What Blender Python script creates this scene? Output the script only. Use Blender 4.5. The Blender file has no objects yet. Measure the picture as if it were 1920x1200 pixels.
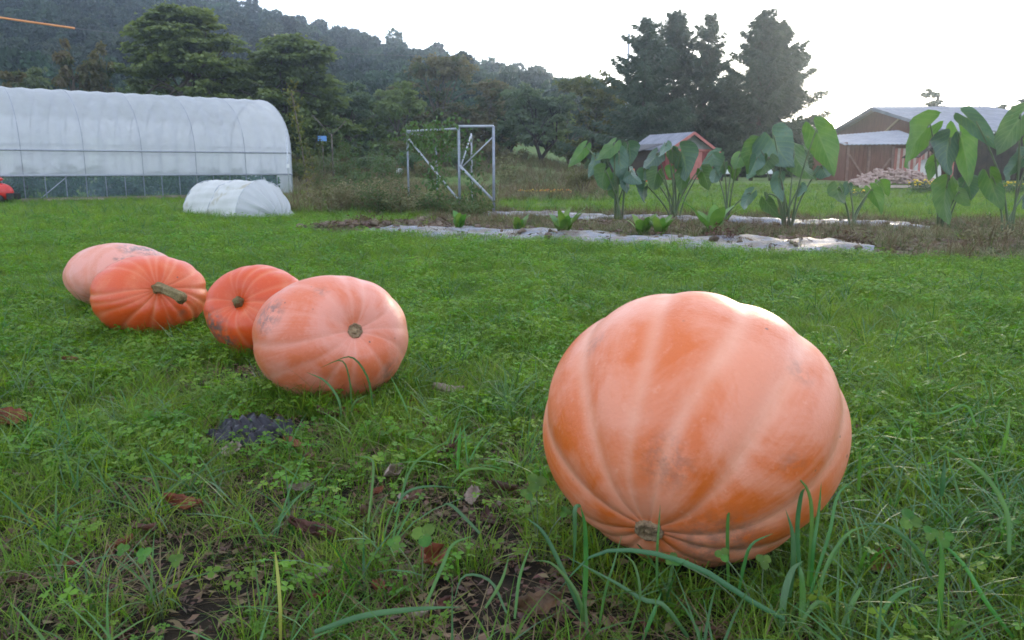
import bpy, math
import numpy as np
from mathutils import Vector, Matrix

# ------------------------------------------------------------------ camera, sky, sun, exposure
S = bpy.context.scene
COL = S.collection
F = 1507.0                                   # focal length in photo pixels (1920 wide)
PITCH = math.atan(286 / F)                   # horizon at photo row 314
CAM_H = 1.0
cam_d = bpy.data.cameras.new('camera'); cam = bpy.data.objects.new('camera', cam_d); COL.objects.link(cam)
cam_d.sensor_width = 36; cam_d.lens = 36 * F / 1920; cam_d.clip_start = 0.05; cam_d.clip_end = 3000
cam.location = (0, 0, CAM_H); cam.rotation_euler = (math.pi / 2 - PITCH, 0, 0)
S.camera = cam

SUN_EL, SUN_AZ = math.radians(5.0), math.atan((1545 - 960) / F)     # azimuth from +Y towards +X
W = bpy.data.worlds.new('World'); S.world = W; W.use_nodes = True
wn = W.node_tree.nodes; wl = W.node_tree.links; wn.clear()
sky = wn.new('ShaderNodeTexSky'); sky.sky_type = 'NISHITA'; sky.sun_disc = False
sky.sun_elevation = SUN_EL; sky.sun_rotation = SUN_AZ
sky.air_density = 1.0; sky.dust_density = 1.2; sky.ozone_density = 4.0
hs = wn.new('ShaderNodeHueSaturation'); hs.inputs['Saturation'].default_value = 0.66; hs.inputs['Value'].default_value = 1.0
bg = wn.new('ShaderNodeBackground'); bg.inputs['Strength'].default_value = 0.15
wo = wn.new('ShaderNodeOutputWorld')
wl.new(sky.outputs[0], hs.inputs['Color']); veil = wn.new('ShaderNodeMix'); veil.data_type = 'RGBA'; veil.inputs[0].default_value = 0.66; veil.inputs[7].default_value = (1.18, 1.23, 1.40, 1)   # thin even high cloud over the whole sky
wl.new(hs.outputs[0], veil.inputs[6]); wl.new(veil.outputs[2], bg.inputs[0]); wl.new(bg.outputs[0], wo.inputs[0])

sd = bpy.data.lights.new('sun', 'SUN'); sun = bpy.data.objects.new('sun', sd); COL.objects.link(sun)
sd.energy = 0.5; sd.angle = math.radians(12.0); sd.color = (1.0, 0.80, 0.54)
sv = Vector((math.sin(SUN_AZ) * math.cos(SUN_EL), math.cos(SUN_AZ) * math.cos(SUN_EL), math.sin(SUN_EL)))
sun.rotation_euler = (-sv).to_track_quat('-Z', 'Y').to_euler(); sun.location = (0, 0, 30)

vs = S.view_settings; vs.view_transform = 'Standard'; vs.look = 'None'; vs.gamma = 1; vs.use_curve_mapping = False
vs.exposure = 3.15
S.render.engine = 'CYCLES'
cy = S.cycles; cy.use_denoising = True; cy.max_bounces = 8; cy.transparent_max_bounces = 12; cy.volume_bounces = 1
cy.diffuse_bounces = 4; cy.glossy_bounces = 3; cy.transmission_bounces = 4; cy.caustics_reflective = False; cy.caustics_refractive = False
cy.filter_width = 1.7

# ------------------------------------------------------------------ helpers
rng = np.random.default_rng(11)
U = lambda a, b, n=None: rng.uniform(a, b, n)
cP, sP = math.cos(PITCH), math.sin(PITCH)
def ray(px, py):
    u, v = (px - 960) / F, (600 - py) / F
    return np.array([u, cP + v * sP, -sP + v * cP])
def AT(px, py, Y):                           # the point at distance Y (along the view on the ground) seen at a photo pixel
    d = ray(px, py); return np.array([0, 0, CAM_H]) + d * (Y / d[1])
def sstep(a, b, x):
    t = np.clip((np.asarray(x, float) - a) / (b - a), 0, 1); return t * t * (3 - 2 * t)
def H(x, y):                                 # terrain height
    x = np.asarray(x, float); y = np.asarray(y, float)
    u = x / np.maximum(y, 1.0)
    s = 1 - sstep(-0.03, 0.16, u)
    zl = s * 0.075 * (np.clip(y - 36, 0, 66))
    zr = 0.42 * sstep(26, 38, y) * (1 - s)
    near = 0.012 * (np.sin(2.3 * x + 1.1 * y) + np.sin(1.3 * y - 2.9 * x + 1) + 0.7 * np.sin(5.1 * x + 0.4) * np.sin(4.3 * y)) * sstep(30, 12, y)
    return zl + zr + near
def G(px, py):                               # ground point seen at a photo pixel
    d = ray(px, py); Y = (CAM_H) / max(1e-6, -d[2]) * d[1]
    for _ in range(6):
        z = float(H(d[0] * Y / d[1], Y)); Y = (CAM_H - z) / -d[2] * d[1]
    p = AT(px, py, Y); return np.array([p[0], p[1], float(H(p[0], p[1]))])
def ground_at(px, Y):
    x = (px - 960) / F * (Y * cP + (CAM_H) * sP) ; return np.array([x, Y, float(H(x, Y))])

def tag(o, label=None, cat=None, group=None, kind=None):
    if label: o['label'] = label
    if cat: o['category'] = cat
    if group: o['group'] = group
    if kind: o['kind'] = kind
    return o
def mesh_np(name, V, Fq, smooth=False):
    V = np.asarray(V, np.float32).reshape(-1, 3); Fq = np.asarray(Fq, np.int32); k = Fq.shape[1]
    m = bpy.data.meshes.new(name); m.vertices.add(len(V)); m.vertices.foreach_set('co', V.ravel())
    m.loops.add(Fq.size); m.loops.foreach_set('vertex_index', Fq.ravel())
    m.polygons.add(len(Fq)); m.polygons.foreach_set('loop_start', np.arange(0, Fq.size, k, dtype=np.int32))
    if smooth: m.polygons.foreach_set('use_smooth', np.ones(len(Fq), bool))
    m.update(calc_edges=True); m.validate(); return m
def link(name, me, mat=None, parent=None, loc=None):
    o = bpy.data.objects.new(name, me); COL.objects.link(o)
    if mat is not None and me is not None: me.materials.append(mat)
    if parent is not None: o.parent = parent
    if loc is not None: o.location = loc
    return o
def empty(name, loc, label, cat, group=None):
    o = link(name, None, loc=tuple(float(c) for c in loc)); o.empty_display_size = 0.1
    return tag(o, label, cat, group)
class MB:
    def __init__(s, smooth=False): s.V = []; s.F = []; s.n = 0; s.smooth = smooth
    def add(s, V, Fc):
        V = [tuple(map(float, v)) for v in V]
        s.V += V; s.F += [tuple(int(i) + s.n for i in f) for f in Fc]; s.n += len(V); return s
    def box(s, c, size, R=None):
        hx, hy, hz = (q / 2 for q in size); P = []
        for x in (-hx, hx):
            for y in (-hy, hy):
                for z in (-hz, hz):
                    v = Vector((x, y, z)); v = R @ v if R is not None else v
                    P.append((v.x + c[0], v.y + c[1], v.z + c[2]))
        return s.add(P, [(0, 1, 3, 2), (4, 6, 7, 5), (0, 4, 5, 1), (2, 3, 7, 6), (0, 2, 6, 4), (1, 5, 7, 3)])
    def bar(s, a, b, w, h):                  # rectangular bar from a to b
        a, b = Vector(a), Vector(b); d = b - a; q = d.to_track_quat('Y', 'Z').to_matrix()
        return s.box((a + b) / 2, (w, d.length, h), q)
    def tube(s, P, r, n=6, cap=True, ridge=0.0):
        P = [np.asarray(p, float) for p in P]; k = len(P); r = [r] * k if np.isscalar(r) else list(r)
        V = []; up = np.array([0.13, 0.31, 0.94])
        for i in range(k):
            t = P[min(i + 1, k - 1)] - P[max(i - 1, 0)]; t = t / (np.linalg.norm(t) + 1e-9)
            a = np.cross(t, up)
            if np.linalg.norm(a) < 0.1: a = np.cross(t, np.array([1., 0, 0]))
            a /= np.linalg.norm(a); b = np.cross(t, a)
            for j in range(n):
                g = 2 * math.pi * j / n; V.append(P[i] + r[i] * (1 + ridge * math.cos(5 * g + 0.25 * i)) * (math.cos(g) * a + math.sin(g) * b))
        Fc = [(i * n + j, i * n + (j + 1) % n, (i + 1) * n + (j + 1) % n, (i + 1) * n + j) for i in range(k - 1) for j in range(n)]
        if cap: Fc += [tuple(range(n - 1, -1, -1)), tuple((k - 1) * n + j for j in range(n))]
        return s.add(V, Fc)
    def grid(s, A):                          # A: rows x cols x 3
        r, c = A.shape[:2]
        return s.add(A.reshape(-1, 3), [(i * c + j, i * c + j + 1, (i + 1) * c + j + 1, (i + 1) * c + j) for i in range(r - 1) for j in range(c - 1)])
    def build(s, name, mat, parent=None, origin=(0, 0, 0), loc=None):
        o0 = np.asarray(origin, float)
        m = bpy.data.meshes.new(name); m.from_pydata([tuple(np.asarray(v) - o0) for v in s.V], [], s.F)
        if s.smooth:
            m.polygons.foreach_set('use_smooth', np.ones(len(m.polygons), bool))
        m.update(); return link(name, m, mat, parent, loc)
def curve(P, n):                             # smooth polyline through control points
    P = np.asarray(P, float); t = np.linspace(0, len(P) - 1, n); out = []
    Q = np.vstack([2 * P[0] - P[1], P, 2 * P[-1] - P[-2]])
    for v in t:
        i = min(int(v), len(P) - 2); f = v - i; a, b, c, d = Q[i:i + 4]
        out.append(0.5 * (2 * b + (c - a) * f + (2 * a - 5 * b + 4 * c - d) * f * f + (3 * b - a - 3 * c + d) * f ** 3))
    return np.array(out)
def unit(v): return v / (np.linalg.norm(v, axis=-1, keepdims=True) + 1e-9)
def rdir(n): return unit(rng.normal(size=(n, 3)))
def cards(c, d, L, Wd, droop=0.0, flat=0.0):    # leaf-like diamonds, centred at c along d
    n = len(c); nr = rdir(n); nr[:, 2] = nr[:, 2] * (1 - flat) + flat * 1.5 * np.sign(nr[:, 2] + 1e-6)
    s = unit(np.cross(d, nr)); nn = unit(np.cross(s, d)); L = np.broadcast_to(L, n)[:, None]; Wd = np.broadcast_to(Wd, n)[:, None]
    V = np.stack([c - d * L / 2, c + s * Wd / 2 + nn * Wd * 0.18, c + d * L / 2 - np.array([0, 0, 1.]) * L * droop, c - s * Wd / 2 + nn * Wd * 0.18], 1)
    return V
def card_mesh(name, V):
    V = V.reshape(-1, 4, 3); return mesh_np(name, V.reshape(-1, 3), np.arange(len(V) * 4).reshape(-1, 4))

# ------------------------------------------------------------------ materials
def new_mat(name):
    m = bpy.data.materials.new(name); m.use_nodes = True; nt = m.node_tree; nt.nodes.clear(); return m, nt
class N:
    def __init__(s, nt): s.nt = nt
    def __call__(s, t, **kw):
        n = s.nt.nodes.new('ShaderNode' + t)
        for k, v in kw.items(): setattr(n, k, v)
        return n
    def l(s, a, b): s.nt.links.new(a, b)
def rgb(c): return (*c, 1.0)
def noise_of(n, vec, scale, detail=4, rough=0.55, dist=0.0):
    t = n('TexNoise'); t.inputs['Scale'].default_value = scale; t.inputs['Detail'].default_value = detail
    t.inputs['Roughness'].default_value = rough; t.inputs['Distortion'].default_value = dist
    if vec is not None: n.l(vec, t.inputs['Vector'])
    return t.outputs[0]
def ramp_of(n, fac, a, b, ca=(0, 0, 0), cb=(1, 1, 1)):
    r = n('ValToRGB'); r.color_ramp.elements[0].position = a; r.color_ramp.elements[1].position = b
    r.color_ramp.elements[0].color = rgb(ca); r.color_ramp.elements[1].color = rgb(cb); n.l(fac, r.inputs[0]); return r.outputs[0]
def mix_of(n, fac, a, b, blend='MIX'):
    m = n('Mix', data_type='RGBA', blend_type=blend)
    for v, i in ((fac, 0), (a, 6), (b, 7)):
        if isinstance(v, (int, float)): m.inputs[i].default_value = v
        elif isinstance(v, tuple): m.inputs[i].default_value = rgb(v)
        else: n.l(v, m.inputs[i])
    return m.outputs[2]
def math_of(n, op, a, b=0.0):
    m = n('Math', operation=op)
    for v, i in ((a, 0), (b, 1)):
        if isinstance(v, (int, float)): m.inputs[i].default_value = v
        else: n.l(v, m.inputs[i])
    return m.outputs[0]
def pbr(name, c1, c2, scale=3.0, rough=0.7, spec=0.3, bump=0.0, bscale=30, transl=0.0, tcol=None, jitter=0.0, world=True, metal=0.0, patch=None, stretch=None):
    m, nt = new_mat(name); n = N(nt)
    if world: vec = n('NewGeometry').outputs['Position']
    else: vec = n('TexCoord').outputs['Object']
    if stretch:
        mp = n('Mapping'); mp.inputs['Scale'].default_value = stretch; n.l(vec, mp.inputs[0]); vec = mp.outputs[0]
    col = mix_of(n, ramp_of(n, noise_of(n, vec, scale), 0.35, 0.65), c1, c2)
    if patch:                                # (scale, colour, threshold)
        col = mix_of(n, ramp_of(n, noise_of(n, vec, patch[0], 3), patch[2], patch[2] + 0.12), col, patch[1])
    if jitter:
        oi = n('ObjectInfo'); h = n('HueSaturation'); n.l(col, h.inputs['Color'])
        h.inputs['Value'].default_value = 1
        n.l(math_of(n, 'ADD', math_of(n, 'MULTIPLY', oi.outputs['Random'], 2 * jitter), 1 - jitter), h.inputs['Value'])
        n.l(math_of(n, 'ADD', math_of(n, 'MULTIPLY', math_of(n, 'FRACT', math_of(n, 'MULTIPLY', oi.outputs['Random'], 17.3)), 0.05), 0.475), h.inputs['Hue'])
        col = h.outputs[0]
    p = n('BsdfPrincipled'); n.l(col, p.inputs['Base Color']); p.inputs['Roughness'].default_value = rough
    p.inputs['Specular IOR Level'].default_value = spec; p.inputs['Metallic'].default_value = metal
    if bump:
        b = n('Bump'); b.inputs['Strength'].default_value = bump; b.inputs['Distance'].default_value = 0.02
        n.l(noise_of(n, vec, bscale, 5), b.inputs['Height']); n.l(b.outputs[0], p.inputs['Normal'])
    out = n('OutputMaterial'); sh = p.outputs[0]
    if transl:
        t = n('BsdfTranslucent'); mx = n('MixShader'); mx.inputs[0].default_value = transl
        n.l(mix_of(n, 1.0, col, tcol or (1.0, 1.0, 0.6), 'MULTIPLY'), t.inputs[0])
        n.l(sh, mx.inputs[1]); n.l(t.outputs[0], mx.inputs[2]); sh = mx.outputs[0]
    n.l(sh, out.inputs[0]); return m

M = {}
M['grass'] = pbr('grass_blades', (0.085, 0.175, 0.014), (0.165, 0.265, 0.03), 1.3, 0.5, 0.3, transl=0.45, tcol=(1.6, 1.6, 0.7), jitter=0.3, patch=(9, (0.06, 0.12, 0.06), 0.6))
M['coarse'] = pbr('coarse_blades', (0.04, 0.125, 0.035), (0.07, 0.17, 0.03), 4, 0.42, 0.4, transl=0.3, tcol=(1.5, 1.6, 0.6), jitter=0.25)
M['clover'] = pbr('clover_leaves', (0.085, 0.20, 0.014), (0.165, 0.30, 0.03), 1.7, 0.5, 0.3, transl=0.45, tcol=(1.5, 1.6, 0.6), jitter=0.25)
M['straw'] = pbr('dead_straw', (0.13, 0.09, 0.05), (0.20, 0.145, 0.085), 8, 0.8, 0.15, transl=0.15, jitter=0.3)
M['litter'] = pbr('dead_leaf', (0.06, 0.028, 0.016), (0.13, 0.058, 0.032), 25, 0.5, 0.4, bump=0.4, bscale=90, transl=0.1, jitter=0.35)
M['soil'] = pbr('soil_clod', (0.11, 0.08, 0.058), (0.22, 0.165, 0.125), 6, 0.9, 0.15, jitter=0.3)
M['bark'] = pbr('bark', (0.09, 0.07, 0.055), (0.17, 0.14, 0.11), 6, 0.9, 0.1, bump=0.6, bscale=14)
M['bark_dark'] = pbr('bark_dark', (0.04, 0.032, 0.026), (0.08, 0.065, 0.05), 6, 0.9, 0.1, bump=0.6, bscale=14)

# ------------------------------------------------------------------ ground (one sheet to the horizon)
BED_D = unit(np.array([7.2, -3.45])); BED_N = np.array([-BED_D[1], BED_D[0]])
bA = G(1000, 443)[:2]; bB = G(1250, 414)[:2]
def bed_coord(x, y, o): dx = x - o[0]; dy = y - o[1]; return dx * BED_D[0] + dy * BED_D[1], dx * BED_N[0] + dy * BED_N[1]
def soil_mask(x, y):
    s, t = bed_coord(x, y, bA); w = 0.35 * np.sin(1.7 * s) + 0.25 * np.sin(3.9 * s + 1)
    m = sstep(-0.95, -0.5, t + w * 0.4) * (1 - sstep(6.2, 7.6, t + w))
    return m * sstep(-4.4, -3.6, s + w) * (1 - sstep(16, 19, s))
def axis_pts(lo, hi, c, fine, grow):
    out = [c]; st = fine
    while out[-1] < hi: out.append(out[-1] + st); st *= grow
    neg = [c]; st = fine
    while neg[-1] > lo: neg.append(neg[-1] - st); st *= grow
    return np.array(sorted(set(neg[1:] + out)))
gx = axis_pts(-480, 480, 0.0, 0.10, 1.035); gy = axis_pts(-90, 640, 4.0, 0.10, 1.032)
X, Y = np.meshgrid(gx, gy); Z = H(X, Y) * sstep(-90, -5, Y)
nr, nc = X.shape; I = np.arange(nr * nc).reshape(nr, nc)
Fg = np.stack([I[:-1, :-1], I[:-1, 1:], I[1:, 1:], I[1:, :-1]], -1).reshape(-1, 4)
gm = mesh_np('ground', np.stack([X, Y, Z], -1), Fg, True)
at = gm.attributes.new('soil', 'FLOAT', 'POINT'); at.data.foreach_set('value', soil_mask(X, Y).astype(np.float32).ravel())
def ground_mat():
    m, nt = new_mat('ground_soil_and_turf'); n = N(nt); pos = n('NewGeometry').outputs['Position']
    a = n('Attribute', attribute_name='soil').outputs['Fac']
    sep = n('SeparateXYZ'); n.l(pos, sep.inputs[0])
    turf = mix_of(n, ramp_of(n, noise_of(n, pos, 1.1, 6), 0.35, 0.7), (0.085, 0.15, 0.035), (0.15, 0.2, 0.07))
    turf = mix_of(n, ramp_of(n, noise_of(n, pos, 0.28, 5), 0.5, 0.72), turf, (0.17, 0.17, 0.08))
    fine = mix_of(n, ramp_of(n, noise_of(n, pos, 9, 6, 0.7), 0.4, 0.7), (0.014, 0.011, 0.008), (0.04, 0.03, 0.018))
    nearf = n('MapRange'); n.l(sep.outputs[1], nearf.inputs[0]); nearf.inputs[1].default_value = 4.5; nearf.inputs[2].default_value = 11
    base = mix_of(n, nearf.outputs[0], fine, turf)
    so = mix_of(n, ramp_of(n, noise_of(n, pos, 7, 8, 0.7), 0.35, 0.65), (0.11, 0.08, 0.058), (0.23, 0.17, 0.125))
    so = mix_of(n, ramp_of(n, noise_of(n, pos, 1.4, 5, 0.6), 0.5, 0.62), so, (0.10, 0.14, 0.05))
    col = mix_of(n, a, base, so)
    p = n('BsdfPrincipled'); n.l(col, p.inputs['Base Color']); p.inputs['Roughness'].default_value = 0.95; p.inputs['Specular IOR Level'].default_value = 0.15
    b = n('Bump'); b.inputs['Strength'].default_value = 0.8; b.inputs['Distance'].default_value = 0.03
    n.l(noise_of(n, pos, 16, 8, 0.7), b.inputs['Height']); n.l(b.outputs[0], p.inputs['Normal'])
    o = n('OutputMaterial'); n.l(p.outputs[0], o.inputs[0]); return m
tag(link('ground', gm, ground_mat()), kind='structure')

# ------------------------------------------------------------------ hill and its forest
prof = np.array([(-1400, -110), (-300, -110), (0, -88), (200, -52), (430, 4), (600, 48), (700, 76), (800, 99), (900, 121), (1000, 134), (1110, 160), (1300, 205), (1500, 226), (1700, 246), (2000, 262), (2600, 275)], float)
def hill_z(x, y):
    px = 960 + F * x / y; top = np.interp(px, prof[:, 0], prof[:, 1])
    zr = np.maximum(1 + (314 - top) / F * 210 - 11.5, 1.0)
    base = H(x, y) - 0.6
    return base + np.maximum(zr - base, 0) * sstep(92, 212, y) * (1 - 0.45 * sstep(222, 340, y))
hu = np.linspace(-1.5, 1.1, 110); hy = np.linspace(92, 340, 50)
HU, HY = np.meshgrid(hu, hy); HX = HU * HY; HZ = hill_z(HX, HY) + 0.8 * np.sin(HX * 0.11) * np.sin(HY * 0.13)
nr, nc = HX.shape; I = np.arange(nr * nc).reshape(nr, nc)
hm = mesh_np('hill', np.stack([HX, HY, HZ], -1), np.stack([I[:-1, :-1], I[:-1, 1:], I[1:, 1:], I[1:, :-1]], -1).reshape(-1, 4), True)
tag(link('hill', hm, pbr('forest_floor', (0.03, 0.04, 0.015), (0.05, 0.06, 0.025), 0.2, 0.95, 0.1)), kind='structure')

def proto_collection(name, meshes):
    c = bpy.data.collections.new(name)
    for i, m in enumerate(meshes): c.objects.link(bpy.data.objects.new('%s_%02d' % (name, i), m))
    return c
def scatter(name, coll, P, rot, scl, idx, kind='stuff'):
    n = len(P); m = bpy.data.meshes.new(name); m.vertices.add(n); m.vertices.foreach_set('co', np.asarray(P, np.float32).ravel())
    m.attributes.new('rot', 'FLOAT_VECTOR', 'POINT').data.foreach_set('vector', np.asarray(rot, np.float32).ravel())
    m.attributes.new('scl', 'FLOAT_VECTOR', 'POINT').data.foreach_set('vector', np.asarray(scl, np.float32).ravel())
    m.attributes.new('pick', 'INT', 'POINT').data.foreach_set('value', np.asarray(idx, np.int32))
    o = link(name, m); o['kind'] = kind
    ng = bpy.data.node_groups.new(name + '_nodes', 'GeometryNodeTree')
    ng.interface.new_socket('Geometry', in_out='INPUT', socket_type='NodeSocketGeometry'); ng.interface.new_socket('Geometry', in_out='OUTPUT', socket_type='NodeSocketGeometry')
    nn = ng.nodes; L = ng.links.new
    gi = nn.new('NodeGroupInput'); go = nn.new('NodeGroupOutput'); ip = nn.new('GeometryNodeInstanceOnPoints'); ci = nn.new('GeometryNodeCollectionInfo')
    ci.inputs[0].default_value = coll; ci.inputs['Separate Children'].default_value = True; ci.inputs['Reset Children'].default_value = True
    def na(nm, t): q = nn.new('GeometryNodeInputNamedAttribute'); q.data_type = t; q.inputs[0].default_value = nm; return q.outputs[0]
    e = nn.new('FunctionNodeEulerToRotation'); L(na('rot', 'FLOAT_VECTOR'), e.inputs[0])
    L(gi.outputs[0], ip.inputs['Points']); L(ci.outputs[0], ip.inputs['Instance']); ip.inputs['Pick Instance'].default_value = True
    L(na('pick', 'INT'), ip.inputs['Instance Index']); L(e.outputs[0], ip.inputs['Rotation']); L(na('scl', 'FLOAT_VECTOR'), ip.inputs['Scale'])
    L(ip.outputs[0], go.inputs[0])
    md = o.modifiers.new('scatter', 'NODES'); md.node_group = ng; return o

def blob_points(n, c, r, shell=0.55):
    d = rdir(n); k = (shell + (1 - shell) * rng.random(n) ** 0.6)[:, None]
    return np.asarray(c) + d * k * np.asarray(r), d
M['forest'] = pbr('forest_leaves', (0.02, 0.05, 0.02), (0.05, 0.09, 0.034), 0.09, 0.6, 0.25, transl=0.15, jitter=0.5, patch=(0.02, (0.04, 0.055, 0.022), 0.52))
fm = []
for k in range(5):
    Vs = []
    hgt = 8.5; nb = 11
    for b in range(nb):
        z = U(2.2, hgt - 1.0); w = 2.6 * math.sqrt(max(0.12, 1 - (z / hgt) ** 2)) * (0.7 if k < 2 else 1.0); a = U(0, 6.28)
        c = np.array([math.cos(a) * w * U(0.25, 0.75), math.sin(a) * w * U(0.25, 0.75), z]); r = np.array([1, 1, 0.75]) * U(0.9, 1.5)
        p, d = blob_points(120, c, r); dd = unit(d + rdir(120) * 0.8); Vs.append(cards(p, dd, U(0.45, 0.8, 120), U(0.35, 0.6, 120)))
    me = card_mesh('forest_tree', np.concatenate(Vs)); me.materials.append(M['forest']); fm.append(me)
fy = []; y = 96.0
while y < 232:
    n = int(2.6 * y / 3.4); uu = np.linspace(-1.35, 0.85, n) + U(-0.6, 0.6, n) / n
    yy = y + U(-1.9, 1.9, n); fy.append(np.stack([uu * yy, yy], -1)); y += 4.2
fy = np.concatenate(fy); n = len(fy)
fz = hill_z(fy[:, 0], fy[:, 1]) + 0.8 * np.sin(fy[:, 0] * 0.11) * np.sin(fy[:, 1] * 0.13) - 0.5
sc = U(0.65, 1.25, n); keep = ~((fy[:, 0] / fy[:, 1] > 0.36) & (fy[:, 1] < 150))
scl = np.stack([sc, sc, sc * U(0.8, 1.15, n)], -1) * np.where(fy[:, 0] / fy[:, 1] > 0.3, 0.7, 1.0)[:, None]
scatter('forest', proto_collection('forest_protos', fm), np.stack([fy[:, 0], fy[:, 1], fz], -1)[keep], np.stack([U(-.08, .08, n), U(-.08, .08, n), U(0, 6.28, n)], -1)[keep], scl[keep], rng.integers(0, 5, n)[keep])

# ------------------------------------------------------------------ the air: thin evening haze
hz = MB(); hz.box((0, 265, 40.0), (1000, 770, 87)); hzo = hz.build('haze', None); hzo['kind'] = 'stuff'
hmt, hnt = new_mat('evening_haze'); hn = N(hnt); pv = hn('VolumePrincipled'); pv.inputs['Color'].default_value = rgb((0.70, 0.83, 1.0)); pv.inputs['Density'].default_value = 0.0010; pv.inputs['Anisotropy'].default_value = 0.8
ho = hn('OutputMaterial'); hn.l(pv.outputs[0], ho.inputs['Volume']); hzo.data.materials.append(hmt)

# ------------------------------------------------------------------ trees
def limb_pts(a, b, sag=0.15, n=6):
    a = np.asarray(a, float); b = np.asarray(b, float); L = np.linalg.norm(b - a)
    mid = (a + b) / 2 + rdir(1)[0] * L * 0.08 + np.array([0, 0, sag * L]); return curve([a, mid, b], n)
def tree(name, label, base, blobs, trunk_h, tr, leaf, mat, per=700, group=None, bark='bark', stems=1, flat=0.0, droop=0.1, shell=0.6):
    """blobs: (offset xyz from base, radii xyz)"""
    root = empty(name, base, label, 'tree', group); b = MB(True)
    for s in range(stems):
        o = np.array([0, 0, -0.1]) + (np.array([U(-.25, .25), U(-.25, .25), 0]) if stems > 1 else 0)
        top = np.array([U(-.3, .3), U(-.3, .3), trunk_h]) + (np.array([U(-1, 1), U(-1, 1), 0]) if stems > 1 else 0)
        tp = curve([o, (o + top) / 2 + rdir(1)[0] * 0.12, top], 7); b.tube(tp, np.linspace(tr, tr * 0.6, 7), 8)
        for c, r in blobs[s::stems]:
            k = rng.integers(3, 7); lp = limb_pts(tp[k], np.asarray(c) - np.array([0, 0, r[2] * 0.2]), 0.05)
            b.tube(lp, np.linspace(tr * 0.45, tr * 0.08, len(lp)), 5)
            for q in range(4):
                e = np.asarray(c) + rdir(1)[0] * np.asarray(r) * 0.85; l2 = limb_pts(lp[rng.integers(2, 6)], e, 0.05, 4); b.tube(l2, np.linspace(tr * 0.14, tr * 0.03, 4), 4)
    b.build('trunk', M[bark], root)
    Vs = []
    for c, r in blobs:
        n = int(per * (r[0] * r[1] * r[2]) ** (0.5)); sub = max(3, n // 60)
        cc, _ = blob_points(sub, c, np.asarray(r) * 0.95, shell)         # twig clumps
        pick = rng.integers(0, sub, n); p = cc[pick] + rng.normal(size=(n, 3)) * np.asarray(r) * np.array([0.17, 0.17, 0.12])
        d = unit(p - np.asarray(c) + rdir(n) * np.asarray(r) * 0.9); d[:, 2] *= (1 - flat); d = unit(d)
        Vs.append(cards(p, d, leaf * U(0.7, 1.4, n), leaf * U(0.45, 0.8, n), droop, flat))
    link('crown', card_mesh('crown', np.concatenate(Vs)), mat, root); return root
def rand_blobs(n, w, z0, z1, rr, depth=None):
    out = []
    for i in range(n):
        z = U(z0, z1); f = math.sqrt(max(0.1, 1 - ((z - (z0 + z1) / 2) / ((z1 - z0) / 2 + 0.6)) ** 2)); a = U(0, 6.28); q = math.sqrt(U(0, 1)) * f
        r = rr * U(0.7, 1.25); out.append(((math.cos(a) * q * w, math.sin(a) * q * (depth or w), z), (r, r, r * 0.7)))
    return out
M['leaf_green'] = pbr('broadleaf_green', (0.13, 0.19, 0.06), (0.20, 0.27, 0.09), 0.7, 0.5, 0.3, transl=0.45, jitter=0.1)
M['leaf_olive'] = pbr('leaf_olive', (0.105, 0.155, 0.075), (0.155, 0.205, 0.105), 0.9, 0.5, 0.3, transl=0.35, jitter=0.12)
M['leaf_brown'] = pbr('leaf_brownish', (0.14, 0.125, 0.065), (0.21, 0.18, 0.095), 0.9, 0.6, 0.2, transl=0.4, jitter=0.12, patch=(0.8, (0.10, 0.13, 0.05), 0.48))
M['leaf_yellow'] = pbr('leaf_yellowish', (0.12, 0.145, 0.035), (0.20, 0.19, 0.045), 0.8, 0.55, 0.2, transl=0.4, jitter=0.1, patch=(0.9, (0.06, 0.09, 0.03), 0.55))
M['needle'] = pbr('needles', (0.05, 0.085, 0.052), (0.085, 0.125, 0.07), 0.9, 0.55, 0.25, transl=0.2, jitter=0.15)
M['leaf_deep'] = pbr('leaf_deep_green', (0.07, 0.125, 0.055), (0.115, 0.175, 0.075), 0.9, 0.5, 0.3, transl=0.35, jitter=0.15)

# big spreading layered trees behind the greenhouse
def layered(cx_list, base, spread):
    out = []
    for z, w, k in cx_list:
        for i in range(k):
            a = U(0, 6.28) if i else 0; q = U(0.35, 1.0)
            out.append(((math.cos(a) * q * w, math.sin(a) * q * w * 0.8, z + U(-.35, .35) - 0.5 * (q - 0.5)), (U(1.0, 1.6) * spread, U(1.0, 1.6) * spread, U(0.40, 0.65))))
    return out
b0 = ground_at(365, 46)
tree('zelkova_tree', 'tall green tree with layered spreading branches, above the middle of the plastic greenhouse', b0,
     layered([(2.4, 3.6, 8), (3.5, 4.0, 9), (4.6, 3.9, 10), (5.7, 3.5, 10), (6.7, 2.8, 9), (7.7, 1.9, 7), (8.5, 0.8, 4)], b0, 1.0), 6.0, 0.22, 0.30, M['leaf_green'], per=760, flat=0.25, droop=0.2)
b0 = ground_at(545, 48)
tree('zelkova_tree', 'second layered green tree, reaching out to the right over the end of the greenhouse', b0,
     layered([(1.6, 2.6, 6), (2.8, 2.9, 8), (4.0, 2.9, 8), (5.2, 2.5, 8), (6.3, 2.0, 6), (7.2, 1.0, 4)], b0, 0.95), 5.2, 0.18, 0.30, M['leaf_green'], per=760, flat=0.25, droop=0.2)
for px, Yd, top, w, lab in ((150, 44, 82, 1.0, 'feathery grey brown tree, left one of two behind the greenhouse roof'), (205, 45, 95, 0.95, 'feathery grey brown tree, close beside the spreading green tree')):
    b0 = ground_at(px, Yd); hh = 1 + (314 - top) / F * Yd - b0[2]
    tree('feathery_tree', lab, b0, [((U(-w, w) * (1.1 - z / hh), U(-w, w), z), (0.55, 0.55, 0.8)) for z in np.linspace(1.8, hh - 0.7, 15)], hh * 0.7, 0.09, 0.26, M['leaf_brown'], per=420, droop=0.4, group='feathery trees behind the greenhouse')
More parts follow.
